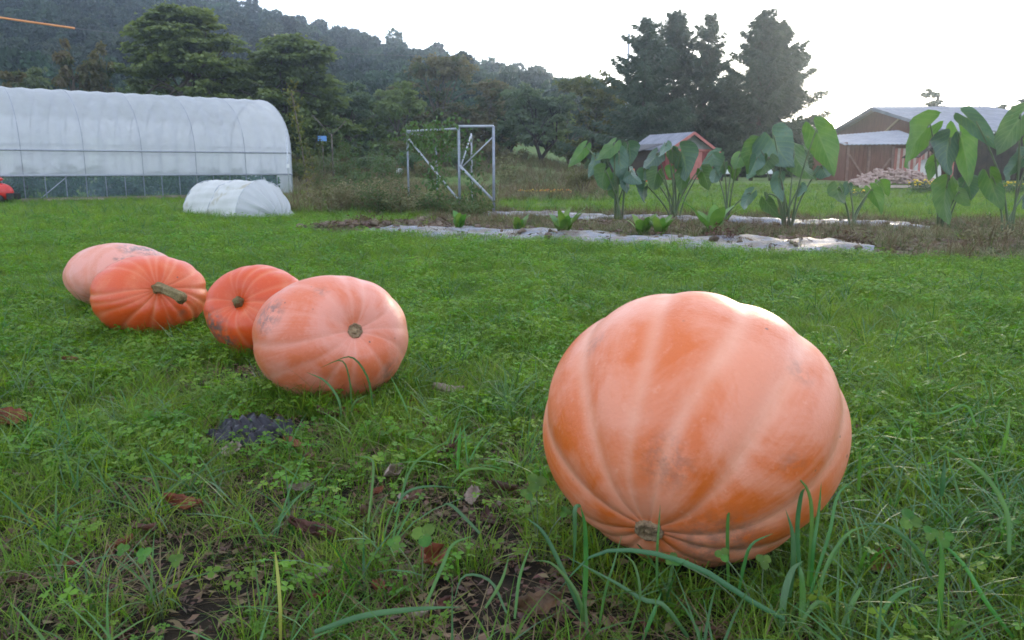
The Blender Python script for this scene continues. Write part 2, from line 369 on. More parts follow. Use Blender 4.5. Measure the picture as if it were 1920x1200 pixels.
b0 = ground_at(40, 43)
tree('shrub_tree', 'low olive brown bushy tree at the far left behind the greenhouse roof', b0, rand_blobs(12, 2.6, 1.5, 4.9, 1.0), 2, 0.1, 0.26, M['leaf_brown'], per=600)
b0 = ground_at(610, 58)
tree('bushy_tree', 'dark green bushy tree just right of the greenhouse end', b0, rand_blobs(13, 2.5, 0.8, 4.2, 1.1), 2, 0.14, 0.27, M['leaf_deep'], per=620)
b0 = ground_at(700, 62)
tree('bushy_tree', 'grey green rounded tree between the greenhouse and the brownish tree', b0, rand_blobs(13, 2.6, 0.8, 4.0, 1.1), 2, 0.14, 0.27, M['leaf_olive'], per=600)
b0 = ground_at(832, 62)
tree('loose_tree', 'loose brownish autumn tree standing behind the pipe frame', b0, rand_blobs(24, 3.7, 1.0, 6.6, 1.2, 2.5), 2.4, 0.16, 0.24, M['leaf_brown'], per=520, stems=3)
b0 = ground_at(1012, 56)
tree('round_tree', 'rounded grey green fruit tree with dark short trunk, right of the pipe frame', b0, rand_blobs(19, 2.3, 1.6, 4.7, 0.95, 2.0), 1.7, 0.15, 0.22, M['leaf_olive'], per=760, bark='bark_dark', stems=2)
b0 = ground_at(945, 58)
tree('small_tree', 'small dark multi-stemmed tree at the left foot of the rounded fruit tree', b0, rand_blobs(7, 1.1, 1.0, 2.6, 0.7), 1.2, 0.08, 0.2, M['leaf_deep'], per=560, bark='bark_dark', stems=3)
b0 = ground_at(1112, 60)
tree('yellowing_tree', 'yellowing green tree squeezed between the fruit tree and the dark conifers', b0, rand_blobs(18, 2.2, 1.0, 6.2, 1.1, 2.0), 2.5, 0.15, 0.26, M['leaf_yellow'], per=640)
b0 = ground_at(1530, 72)
tree('far_bush_tree', 'bushy dark tree in the glare just left of the big barn', b0, rand_blobs(13, 3.0, 0.6, 4.1, 1.3), 2, 0.16, 0.34, M['leaf_deep'], per=520)
b0 = ground_at(790, 72)
tree('bushy_tree', 'dark green tree filling the gap behind the brownish autumn tree', b0, rand_blobs(15, 4.5, 0.4, 3.2, 1.3), 2, 0.16, 0.3, M['leaf_deep'], per=480)

def conifer(label, px, Yd, top, R, seed, lean=0.0, group='dark conifers behind the red shed', dens=1.0, name='conifer_tree'):
    b0 = ground_at(px, Yd); hh = 1 + (314 - top) / F * Yd - b0[2]; root = empty(name, b0, label, 'tree', group); b = MB(True)
    tp = curve([(0, 0, -0.1), (lean * 0.3, 0, hh * 0.5), (lean, 0, hh)], 10); b.tube(tp, np.linspace(0.2, 0.015, 10), 8); Vs = []
    z = 0.5
    while z < hh - 0.15:
        f = 1 - z / hh; k = 5 if f > 0.2 else 4; a0 = U(0, 6.28)
        for j in range(k):
            L = 1.3 * R * (f ** 0.82) * U(0.4, 1.15) * (1.0 if U(0, 1) > 0.12 else 1.25) + 0.1; a = a0 + j * 6.28 / k + U(-.3, .3)
            if U(0, 1) < 0.15 / dens: continue
            ax = np.array([math.cos(a), math.sin(a), 0.0]); c0 = np.array([lean * (z / hh), 0, z]); rise = 0.55 - 0.55 * f + U(-.1, .1)
            P = curve([c0, c0 + ax * L * 0.5 + np.array([0, 0, L * (rise * 0.5 - 0.05)]), c0 + ax * L + np.array([0, 0, L * (rise + 0.06)])], 5)
            b.tube(P, np.linspace(0.035, 0.008, 5), 4); n = int((50 + 135 * L) * dens); t = rng.random(n) ** 0.8 * 4; i = np.minimum(t.astype(int), 3); fr = (t - i)[:, None]
            p = P[i] * (1 - fr) + P[i + 1] * fr; sw = np.cross(ax, [0, 0, 1.]); side = (rng.random(n) * 2 - 1)[:, None]
            p = p + sw * side * (0.24 * L * (1 - 0.75 * t[:, None] / 4) + 0.06) + rng.normal(size=(n, 3)) * 0.06; p[:, 2] -= np.abs(rng.normal(size=n)) * 0.13 * (0.4 + f)
            d = unit(ax * 0.9 + sw * side * 1.0 + rdir(n) * 0.35 + np.array([0, 0, -0.35 + 0.3 * rise])); Vs.append(cards(p, d, U(0.16, 0.40, n), U(0.035, 0.08, n), 0.2))
        z += U(0.30, 0.46) * (0.5 + 0.6 * f)
    b.build('trunk', M['bark'], root); link('crown', card_mesh('crown', np.concatenate(Vs)), M['needle'], root)
conifer('dark conifer with a pale bare lower trunk, leftmost behind the red shed', 1203, 52, 52, 3.6, 1)
conifer('tallest dark conifer of the clump behind the red shed roof', 1256, 55, 36, 3.9, 2)
conifer('dark conifer with thin pointed top, beside the gap of sky between the two clumps', 1312, 55, 44, 3.3, 3, 0.25)
conifer('big dense dark conifer, nearest to the barn and the sun glare', 1416, 51, 36, 4.0, 4, 0.1, dens=1.25)
conifer('dark conifer with blunt top, tucked into the right flank of the dense big one', 1452, 53, 58, 3.5, 5, -0.1, dens=1.15)
conifer('low dark conifer filling the dip between the two tall clumps', 1352, 54, 150, 2.6, 6, 0.1, dens=1.3)
for px, Yd, w, z1, mt, lab in ((575, 50, 2.0, 3.6, 'leaf_green', 'light green bushy tree directly behind the right end of the greenhouse'), (655, 56, 2.2, 4.6, 'leaf_olive', 'grey green loose tree above the forked post'), (745, 57, 2.2, 4.4, 'leaf_green', 'light green bushy tree left of the brownish autumn tree'),
        (905, 60, 2.2, 4.8, 'leaf_brown', 'olive brown tree above the right pipe gate'), (960, 68, 2.8, 4.6, 'leaf_olive', 'pale green tree filling the gap left of the rounded fruit tree'), (1065, 66, 2.6, 5.0, 'leaf_green', 'green tree between the rounded fruit tree and the yellowing one'), (480, 54, 2.4, 4.2, 'leaf_deep', 'dark green tree showing over the right part of the greenhouse roof'), (300, 52, 2.6, 5.0, 'leaf_deep', 'dark green tree under the spreading branches behind the greenhouse'), (100, 50, 2.8, 5.2, 'leaf_olive', 'olive green tree behind the two feathery trees')):
    b0 = ground_at(px, Yd); tree('bushy_tree', lab, b0, rand_blobs(15, w, 0.6, z1, 1.0), 1.8, 0.12, 0.25, M[mt], per=620)
# sparse pines seen over the barn roof
def pine(label, px, Yd, top, w, name='pine_tree'):
    b0 = ground_at(px, Yd); hh = 1 + (314 - top) / F * Yd - b0[2]
    tree(name, label, b0, [((U(-w, w) * 0.55, U(-w, w) * 0.5, z), (0.75, 0.7, 0.28)) for z in np.linspace(hh - 2.4, hh - 0.3, 9)], hh - 0.4, 0.13, 0.30, M['needle'], per=620, bark='bark_dark', flat=0.3, droop=0.2)
pine('sparse pine showing above the ridge of the barn roof', 1738, 66, 172, 1.5)
pine('thin pine at the right edge beyond the barn roof', 1905, 64, 188, 1.2)
pine('small dark pine top behind the low right end of the barn roof', 1858, 66, 200, 0.6)

# ------------------------------------------------------------------ shrubs at the foot of the trees
def shrub(label, px, Yd, w, h, mat, n=7, per=520, leaf=0.16, name='shrub', group='shrubs along the far edge of the field'):
    b0 = ground_at(px, Yd); root = empty(name, b0, label, 'shrub', group); b = MB(True); bl = rand_blobs(n, w * 0.6, h * 0.3, h * 0.8, min(w, h) * 0.42); Vs = []
    for c, r in bl:
        b.tube(limb_pts((U(-.05, .05), U(-.05, .05), -0.05), c, 0.05, 4), np.linspace(0.03, 0.008, 4), 4); k = int(per * r[0]) + 40
        p, d = blob_points(k, c, r, 0.35); Vs.append(cards(p, unit(d + rdir(k)), leaf * U(.6, 1.3, k), leaf * U(.3, .6, k), 0.15))
    b.build('stem', M['bark'], root); link('foliage', card_mesh('foliage', np.concatenate(Vs)), mat, root)
shrub('low grey green shrub on the grassy bank, right of the tall vine pole', 690, 46, 1.3, 0.9, M['leaf_olive'])
shrub('dark shrub at the foot of the trees just past the greenhouse end', 590, 52, 1.6, 1.6, M['leaf_deep'])
shrub('brownish shrub behind the left post of the pipe frame', 745, 50, 1.4, 1.5, M['leaf_brown'])
shrub('brownish shrub seen through the middle of the pipe frame', 835, 50, 1.6, 1.5, M['leaf_brown'])
shrub('reddish brown shrub seen through the right pipe gate', 893, 46, 0.9, 1.5, M['leaf_brown'])
shrub('pale dry shrub beside the marigold bed, left of the taro plants', 1092, 28, 0.7, 0.95, M['leaf_brown'], leaf=0.09)
shrub('dark shrub at the left wall of the small red shed', 1120, 44, 0.9, 1.2, M['leaf_deep'])
shrub('dark green shrub between the conifers and the barn', 1510, 46, 1.8, 2.0, M['leaf_deep'])
shrub('low green shrub against the left corner of the lean-to', 1552, 40, 1.0, 1.3, M['leaf_deep'])

for i, (px, Yd, w, h, mt, lab) in enumerate(((565, 40, 1.2, 1.2, 'leaf_brown', 'dry brownish shrub at the greenhouse corner, left of the vine pole'), (605, 44, 1.1, 1.0, 'leaf_olive', 'grey green shrub below the blue board'), (648, 41, 1.0, 0.9, 'leaf_brown', 'dry shrub right of the forked post'), (668, 38, 0.9, 0.7, 'leaf_olive', 'small olive shrub low on the bank behind the weed clumps'), (720, 42, 1.2, 1.1, 'leaf_olive', 'olive shrub on the bank left of the pipe frame'),
        (778, 44, 1.1, 1.3, 'leaf_deep', 'green shrub just inside the left post of the pipe frame'), (808, 40, 1.0, 1.0, 'leaf_brown', 'dry brown shrub behind the sprawling vine'), (860, 45, 1.2, 1.4, 'leaf_olive', 'olive shrub behind the middle post of the pipe frame'), (915, 50, 1.4, 1.5, 'leaf_brown', 'brown shrub just right of the pipe gate'), (965, 54, 1.3, 0.9, 'leaf_brown', 'low dry shrub at the trunk of the small dark tree'), (640, 33, 0.9, 0.6, 'leaf_brown', 'dry low shrub nearest behind the tall wispy plant'))):
    shrub(lab, px, Yd, w, h, M[mt], leaf=0.12)
# ------------------------------------------------------------------ plastic greenhouse
def film_mat(name, alpha, tint=(0.92, 0.94, 0.98), gl=0.3):
    m, nt = new_mat(name); n = N(nt); pos = n('NewGeometry').outputs['Position']
    d = n('BsdfDiffuse'); t = n('BsdfTranslucent'); tr = n('BsdfTransparent'); g = n('BsdfGlossy'); g.inputs['Roughness'].default_value = gl
    d.inputs[0].default_value = rgb(tint); t.inputs[0].default_value = rgb(tint)
    b = n('Bump'); b.inputs['Strength'].default_value = 0.6; b.inputs['Distance'].default_value = 0.12; n.l(noise_of(n, pos, 2.6, 6, 0.65, 1.2), b.inputs['Height'])
    n.l(b.outputs[0], g.inputs['Normal']); n.l(b.outputs[0], d.inputs['Normal'])
    m1 = n('MixShader'); m1.inputs[0].default_value = 0.62; n.l(d.outputs[0], m1.inputs[1]); n.l(t.outputs[0], m1.inputs[2])
    lw = n('LayerWeight'); lw.inputs[0].default_value = 0.25; m2 = n('MixShader'); n.l(math_of(n, 'MULTIPLY', lw.outputs['Fresnel'], 0.55), m2.inputs[0]); n.l(m1.outputs[0], m2.inputs[1]); n.l(g.outputs[0], m2.inputs[2])
    m3 = n('MixShader'); a = ramp_of(n, noise_of(n, pos, 0.9, 5), 0.3, 0.7, (alpha - .08,) * 3, (alpha + .08,) * 3)
    n.l(a, m3.inputs[0]); n.l(m2.outputs[0], m3.inputs[1]); n.l(tr.outputs[0], m3.inputs[2])
    o = n('OutputMaterial'); n.l(m3.outputs[0], o.inputs[0]); return m
M['film'] = film_mat('greenhouse_film', 0.34); M['curtain'] = film_mat('side_curtain_film', 0.80, (0.60, 0.76, 0.92), 0.35)
M['steel'] = pbr('galvanised_steel', (0.42, 0.44, 0.47), (0.55, 0.57, 0.6), 20, 0.42, 0.5, metal=0.35)
M['pipe_grey'] = pbr('grey_pipe', (0.27, 0.29, 0.33), (0.36, 0.38, 0.42), 20, 0.5, 0.4)
gR = ground_at(549, 29.0); gL = ground_at(0, 23.5); gax = unit(gR - gL); gax[2] = 0; gax = unit(gax); gper = np.array([-gax[1], gax[0], 0])
GW, GH, GS, GL = 6.0, 3.45, 1.5, 15.5
gh = empty('plastic_greenhouse', gR, 'long arched greenhouse of milky plastic film with its side rolled up', 'greenhouse')
def arch(s, z0, z1, off=0.0, n=25):          # section points; s metres back from the right end
    P = [(0, z0)]
    P += [(0, GS)] if z0 < GS else []
    for a in np.linspace(0, math.pi, n)[1:-1]: P.append((GW / 2 - (GW / 2) * math.cos(a), GS + (GH - GS) * math.sin(a) ** 0.92))
    P += [(GW, GS), (GW, z1)]
    c = np.array([GW / 2, 1.0]); out = []
    for w, z in P:
        dv = np.array([w, z]) - c; dv = dv / np.linalg.norm(dv); out.append(-gax * s + gper * (w + dv[0] * off) + np.array([0, 0, z + (dv[1] * off if z > GS else 0)]))
    return np.array(out)
hoop0 = MB(True); hoop0.tube(arch(0, -0.1, -0.1), 0.016, 6); hp = hoop0.build('hoop', M['pipe_grey'], gh)
for i in range(1, 29):
    o = hp.copy(); COL.objects.link(o); o.parent = gh; o.location = tuple(-gax * 0.55 * i)
fm_ = MB(True); ss = np.arange(0, GL + 0.01, 0.1375)
A = np.array([arch(s, 0.75, 0.75, 0.035 + 0.017 * math.cos(s / 0.55 * 2 * math.pi)) for s in ss]); A[:, 3:-3] += gper * (rng.normal(size=(len(ss), A.shape[1] - 6, 1)) * 0.004) + np.array([0, 0, 1.]) * (rng.normal(size=(len(ss), A.shape[1] - 6, 1)) * 0.004); fm_.grid(A); fm_.build('film', M['film'], gh)
e = MB(True); ea = arch(-0.01, 0.0, 0.0, 0.03); mid = (ea[0] + ea[-1]) / 2
e.add(np.vstack([ea, [mid]]), [(i, i + 1, len(ea)) for i in range(len(ea) - 1)]); e.build('end_film', M['film'], gh)
def rail(z, w, r, nm='rail', m='pipe_grey', s0=0, s1=GL, off=-0.05):
    MB(True).tube([-gax * s0 + gper * (w + off) + np.array([0, 0, z]), -gax * s1 + gper * (w + off) + np.array([0, 0, z])], r, 6).build(nm, M[m], gh)
rail(1.5, 0, 0.028); rail(1.68, 0.1, 0.014); rail(0.76, 0, 0.03, 'roll_up_bar'); rail(1.5, GW, 0.02, off=0.05); rail(0.76, GW, 0.03, 'roll_up_bar', off=0.05); rail(3.40, GW / 2, 0.018, 'ridge_pipe', off=0)
for s in (0.02, 1.65, 3.3, 4.95, 6.6, 8.25, 9.9, 11.55, 13.2):
    MB(True).tube(arch(s, 0.4, 0.4, 0.05), 0.008, 5).build('strap', M['pipe_grey'], gh)
br = MB(True); br.tube([-gax * 7.9 + np.array([0, 0, 0.05]) + gper * 0.1, -gax * 7.1 + np.array([0, 0, 0.72]) + gper * 0.1], 0.014, 5); br.build('brace', M['steel'], gh)
br = MB(True); br.tube([-gax * 5.6 + gper * 0.25 + np.array([0, 0, 1.6]), -gax * 2.9 + gper * 0.9 + np.array([0, 0, 2.5])], 0.012, 5); br.build('brace', M['pipe_grey'], gh)
cu = MB(True); sc_ = np.linspace(0.0, GL - 0.1, 180); A = np.array([[-gax * s - gper * (0.02 + 0.015 * math.sin(9 * s)) + np.array([0, 0, z]) for z in np.linspace(0.0, 0.74, 6)] for s in sc_]); cu.grid(A); cu.build('side_curtain', M['curtain'], gh)
sk = MB(); sk.box(tuple(-gax * 7.75 - gper * 0.06 + np.array([0, 0, 0.05])), (15.4, 0.03, 0.12), Matrix.Rotation(math.atan2(gax[1], gax[0]), 3, 'Z')); sk.build('base_board', pbr('weathered_wood', (0.2, 0.15, 0.12), (0.3, 0.24, 0.2), 5, 0.8, 0.2), gh)
M['crop'] = pbr('crop_leaf', (0.06, 0.14, 0.06), (0.10, 0.2, 0.08), 2, 0.45, 0.3, transl=0.35, jitter=0.15)
k = 0
for row, w in ((0, 0.75), (1, 3.0)):
    for s in np.arange(0.6, 12, 1.05):
        b0 = gR - gax * (s + U(-.15, .15)) + gper * w; b0[2] = float(H(b0[0], b0[1])); root = empty('crop_plant', b0, 'leafy dark crop plant inside the greenhouse, %s row, %s from its right end' % ('front' if row == 0 else 'rear', ('first second third fourth fifth sixth seventh eighth ninth tenth eleventh'.split())[int((s - 0.6) / 1.05 + 0.5)]), 'plant', 'crop rows inside the greenhouse'); n = 330
        h = U(0.7, 1.15); p, d = blob_points(n, (0, 0, h * 0.52), (0.5, 0.5, h * 0.5), 0.3); link('foliage', card_mesh('foliage', cards(p, unit(d + rdir(n)), U(0.12, 0.24, n), U(0.07, 0.14, n), 0.2)), M['crop'], root)
        MB(True).tube([(0, 0, -0.03), (0.02, 0, h * 0.6)], 0.012, 5).build('stem', M['bark'], root)

# ------------------------------------------------------------------ low net tunnel beside the greenhouse
M['fleece'] = pbr('white_fleece', (0.74, 0.74, 0.70), (0.82, 0.82, 0.79), 3, 0.8, 0.2, transl=0.35, tcol=(1, 1, 1), patch=(2.4, (0.6, 0.57, 0.46), 0.6))
def net_mat():
    m, nt = new_mat('fine_net'); n = N(nt); pos = n('NewGeometry').outputs['Position']
    d = n('BsdfDiffuse'); d.inputs[0].default_value = rgb((0.78, 0.80, 0.82)); t = n('BsdfTranslucent'); t.inputs[0].default_value = rgb((0.66, 0.68, 0.7)); m1 = n('MixShader'); m1.inputs[0].default_value = 0.4
    n.l(d.outputs[0], m1.inputs[1]); n.l(t.outputs[0], m1.inputs[2]); tr = n('BsdfTransparent'); m2 = n('MixShader'); m2.inputs[0].default_value = 0.34
    n.l(m1.outputs[0], m2.inputs[1]); n.l(tr.outputs[0], m2.inputs[2]); o = n('OutputMaterial'); n.l(m2.outputs[0], o.inputs[0]); return m
M['net'] = net_mat()
tE = G(494, 407); tB = G(395, 399.5); tax = unit(np.append((tE - tB)[:2], 0)); tper = np.array([tax[1], -tax[0], 0]); tl = float(np.linalg.norm((tE - tB)[:2]))
lt = empty('net_tunnel', tE, 'low rounded tunnel under white fleece and netting on the grass by the greenhouse', 'garden tunnel')
tw, th = 0.62, 0.74
def tsec(s, a, fold=1.0):                    # s from 0 (front hoop) back to tl; a in 0..pi
    sag = 1 - 0.045 * math.sin(math.pi * min(1, (s % 0.9) / 0.9)); w = fold * (1 + 0.02 * math.sin(9 * a + 5 * s) + 0.015 * math.sin(23 * a + 3 * s))
    return -tax * s + tper * tw * w * math.cos(a) + np.array([0, 0, th * w * sag * max(0, math.sin(a)) ** 1.05])
aa = np.linspace(0, math.pi, 48)
cv = MB(True); cv.grid(np.array([[tsec(s, a) for a in aa] for s in np.linspace(0, tl, 22)])); cv.build('fleece_cover', M['fleece'], lt)
def gather(s0, sgn, mt):
    g = MB(True); R_ = []
    for k, q in enumerate(np.linspace(0, 1, 12)):
        row = []
        for a in aa:
            ff = math.sin(13 * a) * 0.07 * q ** 0.6 + math.sin(23 * a + 1) * 0.045 * q ** 0.6; r = (1 - q) ** 0.8; sec = tsec(s0, a)
            z = sec[2] * (r * 0.96 + 0.04) + 0.03 * q; cxy = (sec + tax * s0); cxy[2] = 0
            row.append(-tax * s0 + cxy * (0.25 + 0.75 * r) + tax * sgn * (0.62 * (1 - (1 - q) ** 1.6) + ff) + np.array([0, 0, z]))
        R_.append(row)
    g.grid(np.array(R_)); return g.build('end_net', mt, lt)
gather(0.0, 1, M['net']); gather(tl, -1, M['fleece'])
for s in np.linspace(0.0, tl, 3):
    MB(True).tube([tsec(s, a) * 1.0 + np.array([0, 0, 0.008]) for a in aa[::3]], 0.008, 5).build('hoop', M['steel'], lt)

# ------------------------------------------------------------------ red machine at the left edge, board on the grass
M['red'] = pbr('red_paint', (0.55, 0.03, 0.025), (0.62, 0.045, 0.035), 8, 0.3, 0.5); M['black'] = pbr('black_plastic', (0.015, 0.015, 0.016), (0.03, 0.03, 0.03), 12, 0.4, 0.4)
mc = G(-2, 382); mo = empty('garden_tiller', mc, 'bright red garden machine half cut off by the left edge of the photo', 'garden machine')
def ell(c, r, n=18, p=1.0):
    V = []; Fc = []
    for i in range(n + 1):
        th_ = math.pi * i / n
        for j in range(n): ph = 2 * math.pi * j / n; V.append((c[0] + r[0] * math.sin(th_) ** p * math.cos(ph), c[1] + r[1] * math.sin(th_) ** p * math.sin(ph), c[2] + r[2] * math.cos(th_)))
    for i in range(n):
        for j in range(n): Fc.append((i * n + j, (i + 1) * n + j, (i + 1) * n + (j + 1) % n, i * n + (j + 1) % n))
    return V, Fc
b = MB(True); b.add(*ell((-0.12, 0, 0.32), (0.56, 0.3, 0.27), 20, 0.7)); b.build('hood', M['red'], mo)
b = MB(True); b.add(*ell((-0.02, 0, 0.68), (0.20, 0.16, 0.06), 14, 0.7)); b.build('fuel_tank', M['red'], mo)
b = MB(); b.box((0.44, 0, 0.21), (0.2, 0.34, 0.18)); b.box((-0.1, 0, 0.06), (0.8, 0.36, 0.1)); b.build('bumper', M['black'], mo)
b = MB(True); b.tube([(-0.1, 0.05, 0.5), (0.02, 0, 0.66)], 0.03, 6); b.tube([(-0.3, 0, 0.5), (-0.9, 0, 0.95)], 0.02, 6); b.build('handle', M['steel'], mo)
for sx in (-0.45, 0.15):
    for sy in (-0.24, 0.24):
        w = MB(True); w.tube([(sx, sy - 0.05, 0.13), (sx, sy + 0.05, 0.13)], 0.14, 16); w.build('wheel', M['black'], mo)
pb = G(140, 377); bd = MB(); bd.box((0, 0, 0.05), (1.6, 0.16, 0.05), Matrix.Rotation(0.45, 3, 'Z')); o = bd.build('board', pbr('grey_board', (0.35, 0.28, 0.24), (0.45, 0.38, 0.33), 6, 0.8, 0.2), loc=tuple(pb)); tag(o, 'weathered pinkish board lying on the grass before the greenhouse', 'board')

# ------------------------------------------------------------------ pipe frame (trellis)
M['galv'] = pbr('galvanised_pipe', (0.22, 0.245, 0.285), (0.31, 0.335, 0.385), 9, 0.45, 0.5, metal=0.2)
M['galv_light'] = pbr('bright_pipe', (0.36, 0.38, 0.42), (0.45, 0.47, 0.51), 9, 0.45, 0.5)
pA = ground_at(767, 19.6); pBk = ground_at(862, 17.6); pC = ground_at(926, 17.4)
fr = empty('pipe_frame', pBk, 'grey galvanised pipe frame with diagonal braces, overgrown by a vine', 'trellis')
def pz(p, z): return np.array([p[0], p[1], p[2] + z]) - pBk
zt = 1.86
def pole(a, bb, r, nm, m='galv'): MB(True).tube([a, bb], r, 8).build(nm, M[m], fr)
for p, r in ((pA, 0.023), (pBk, 0.029), (pC, 0.030)): pole(pz(p, -0.1), pz(p, zt), r, 'post')
pA2 = ground_at(820, 20.6); pD = ground_at(885, 18.6); pole(pz(pA2, -0.1), pz(pA2, 1.7), 0.022, 'post'); pole(pz(pD, -0.1), pz(pD, 1.75), 0.02, 'post', 'galv_light')
pole(pz(pBk, zt), pz(pC, zt), 0.029, 'crossbar', 'galv_light'); pole(pz(pA, zt - 0.02), pz(pBk, zt - 0.05), 0.026, 'crossbar', 'galv_light'); pole(pz(pA, 1.8), pz(pA2, 1.7), 0.02, 'crossbar')
pole(pz(pA, 1.7), pz(pBk, 0.28), 0.022, 'brace', 'galv_light'); pole(pz(pBk, 1.05), pz(pC, 0.3), 0.026, 'brace', 'galv_light'); pole(pz(pC, 1.65), pz(pBk, 0.95), 0.014, 'brace', 'galv_light')
pole(pz(pBk, 0.95) + 0.02, pz(pD, 1.75), 0.018, 'brace', 'galv_light')
M['vine'] = pbr('vine_leaf', (0.06, 0.13, 0.035), (0.12, 0.2, 0.06), 3, 0.5, 0.3, transl=0.35, jitter=0.1)
def vine(label, P, n, spread, origin, leaf=0.09):
    root = empty('vine', origin, label, 'plant'); c = curve(np.asarray(P) - origin, 40); b = MB(True); b.tube(c, 0.006, 4); Vs = []
    for q in range(7):
        o = rng.normal(size=3) * spread; b.tube(c[::3] + o * 0.8 + rng.normal(size=(len(c[::3]), 3)) * 0.05, 0.004, 4)
    p = c[rng.integers(0, 40, n)] + rng.normal(size=(n, 3)) * spread; d = rdir(n); d[:, 2] -= 0.6; b.build('stem', M['straw'], root)
    link('foliage', card_mesh('foliage', cards(p, unit(d), leaf * U(.6, 1.3, n), leaf * U(.5, 1, n), 0.2)), M['vine'], root)
vine('sprawling green vine hanging from the top bar of the pipe frame', [pz(pA, 1.7) + pBk, (pz(pA, 1.6) + pz(pBk, 1.8)) / 2 + pBk, pz(pBk, 1.75) + pBk], 620, 0.2, pBk)
vine('half dry vine climbing the brace in the middle of the pipe frame', [pz(pBk, 0.05) + pBk + [-.5, .5, 0], pz(pBk, 0.8) + pBk + [-.55, .4, 0], pz(pBk, 1.6) + pBk + [-.4, .3, 0]], 340, 0.16, pBk)
vine('thin vine inside the right pipe gate', [pz(pC, 0.05) + pBk + [-.45, .3, 0], pz(pC, 0.7) + pBk + [-.4, .2, 0], pz(pC, 1.5) + pBk + [-.4, .3, 0]], 190, 0.14, pBk)

# ------------------------------------------------------------------ tall stalks, poles and weeds left of the frame
def weed(label, base, h, w, n_stem, n_leaf, mat, stem_mat, leaf=0.07, cat='plant', group=None, name='weed_clump', up=1.0):
    root = empty(name, base, label, cat, group); b = MB(True); Vs = []
    for i in range(n_stem):
        a = U(0, 6.28); q = math.sqrt(U(0, 1)) * w; o = np.array([math.cos(a) * q * 0.6, math.sin(a) * q * 0.6, -0.03]); hh = h * U(0.55, 1.05)
        P = curve([o, o + np.array([math.cos(a) * q * 0.25, math.sin(a) * q * 0.25, hh * 0.55]), o + np.array([math.cos(a) * q * 0.7 + U(-.1, .1) * h, math.sin(a) * q * 0.7, hh])], 7); b.tube(P, np.linspace(0.006, 0.002, 7), 4)
        k = max(4, n_leaf // n_stem); t = rng.integers(1, 7, k); p = P[t] + rng.normal(size=(k, 3)) * 0.05; d = rdir(k); d[:, 2] = np.abs(d[:, 2]) * up; Vs.append(cards(p, unit(d), leaf * U(.6, 1.5, k), leaf * U(.15, .4, k), 0.25))
    b.build('stem', stem_mat, root); link('foliage', card_mesh('foliage', np.concatenate(Vs)), mat, root)
M['weed'] = pbr('dry_weed', (0.20, 0.19, 0.11), (0.32, 0.29, 0.18), 3, 0.8, 0.2, transl=0.35, jitter=0.15, patch=(4, (0.11, 0.13, 0.05), 0.5))
M['weed_green'] = pbr('green_weed', (0.07, 0.12, 0.04), (0.13, 0.17, 0.07), 3, 0.7, 0.2, transl=0.3, jitter=0.15)
for i, (px, Yd, h, w, lab) in enumerate(((625, 17.6, 0.66, 0.5, 'dry straw coloured weed clump nearest the net tunnel'), (672, 18.2, 0.72, 0.55, 'dry weed clump with reddish stems below the tall green stalks'), (720, 17.4, 0.62, 0.55, 'bushy dry weed clump left of the first frame post'),
        (775, 17.2, 0.5, 0.5, 'low dry weed clump at the foot of the left frame post'), (825, 17.0, 0.42, 0.45, 'low dry weed clump between the frame posts'), (880, 16.6, 0.35, 0.45, 'sparse grey green weeds under the right pipe gate'), (655, 20.5, 0.8, 0.5, 'greener weed clump behind the dry ones'), (745, 20.5, 0.75, 0.5, 'greyish weed clump behind the left frame post'))):
    weed(lab, ground_at(px, Yd), h, w, 60, 1500, M['weed'] if i in (0, 1, 3) else M['weed_green'] if i in (2, 4) else M['weed']  if i == 7 else M['weed_green'], M['straw'], 0.085, group='weed clumps around the pipe frame')
weed('tall wispy green plant with pale tip, right of the vine covered pole', ground_at(650, 22), 2.1, 0.35, 10, 420, M['weed_green'], M['straw'], 0.10, name='tall_weed')
for px, Yd, h, lab in ((598, 30, 2.3, 'thin green sapling between the vine pole and the blue board'), (640, 27, 2.0, 'slender yellowish sapling left of the tall wispy plant'), (690, 29, 2.2, 'slender green sapling behind the tall wispy plant'), (728, 27, 1.7, 'short green sapling left of the pipe frame'), (950, 30, 1.5, 'short dry stalky plant right of the pipe gate')):
    weed(lab, ground_at(px, Yd), h, 0.45, 12, 620, M['weed_green'] if px != 950 else M['weed'], M['straw'], 0.13, name='sapling', group='saplings on the rough field')
vp = ground_at(572, 24); root = empty('vine_pole', vp, 'slim leaning pole wrapped in a yellow green vine beside the greenhouse end', 'pole')
P = curve([(0.12, 0, -0.1), (0.0, 0, 1.4), (-0.25, 0, 3.2)], 12); MB(True).tube(P, 0.022, 6).build('pole', M['bark'], root); n = 420
t = rng.integers(0, 12, n); p = P[t] + rng.normal(size=(n, 3)) * [.11, .11, .13]; link('foliage', card_mesh('foliage', cards(p, rdir(n), U(.06, .12, n), U(.04, .08, n), 0.2)), M['leaf_yellow'], root)
sp = ground_at(626, 40); root = empty('forked_post', sp, 'bare forked wooden post behind the weeds', 'post'); b = MB(True); b.tube([(0, 0, -0.1), (0, 0, 2.3)], 0.035, 6); b.build('post', M['bark'], root)
b = MB(True); b.tube([(0, 0, 2.2), (-0.9, 0, 3.2)], 0.022, 5); b.tube([(0, 0, 2.2), (0.7, 0, 2.9)], 0.022, 5); b.build('branch', M['bark'], root)
st = ground_at(543, 27); root = empty('stake', st, 'thin pale stake with white clips at the corner of the greenhouse', 'stake'); MB(True).tube([(0, 0, -0.1), (0, 0, 2.2)], 0.022, 6).build('pole', M['steel'], root)
M['white'] = pbr('white_plastic', (0.75, 0.75, 0.74), (0.8, 0.8, 0.79), 6, 0.5, 0.4)
b = MB(); b.box((0, 0, 1.05), (0.08, 0.08, 0.12)); b.build('clip', M['white'], root)
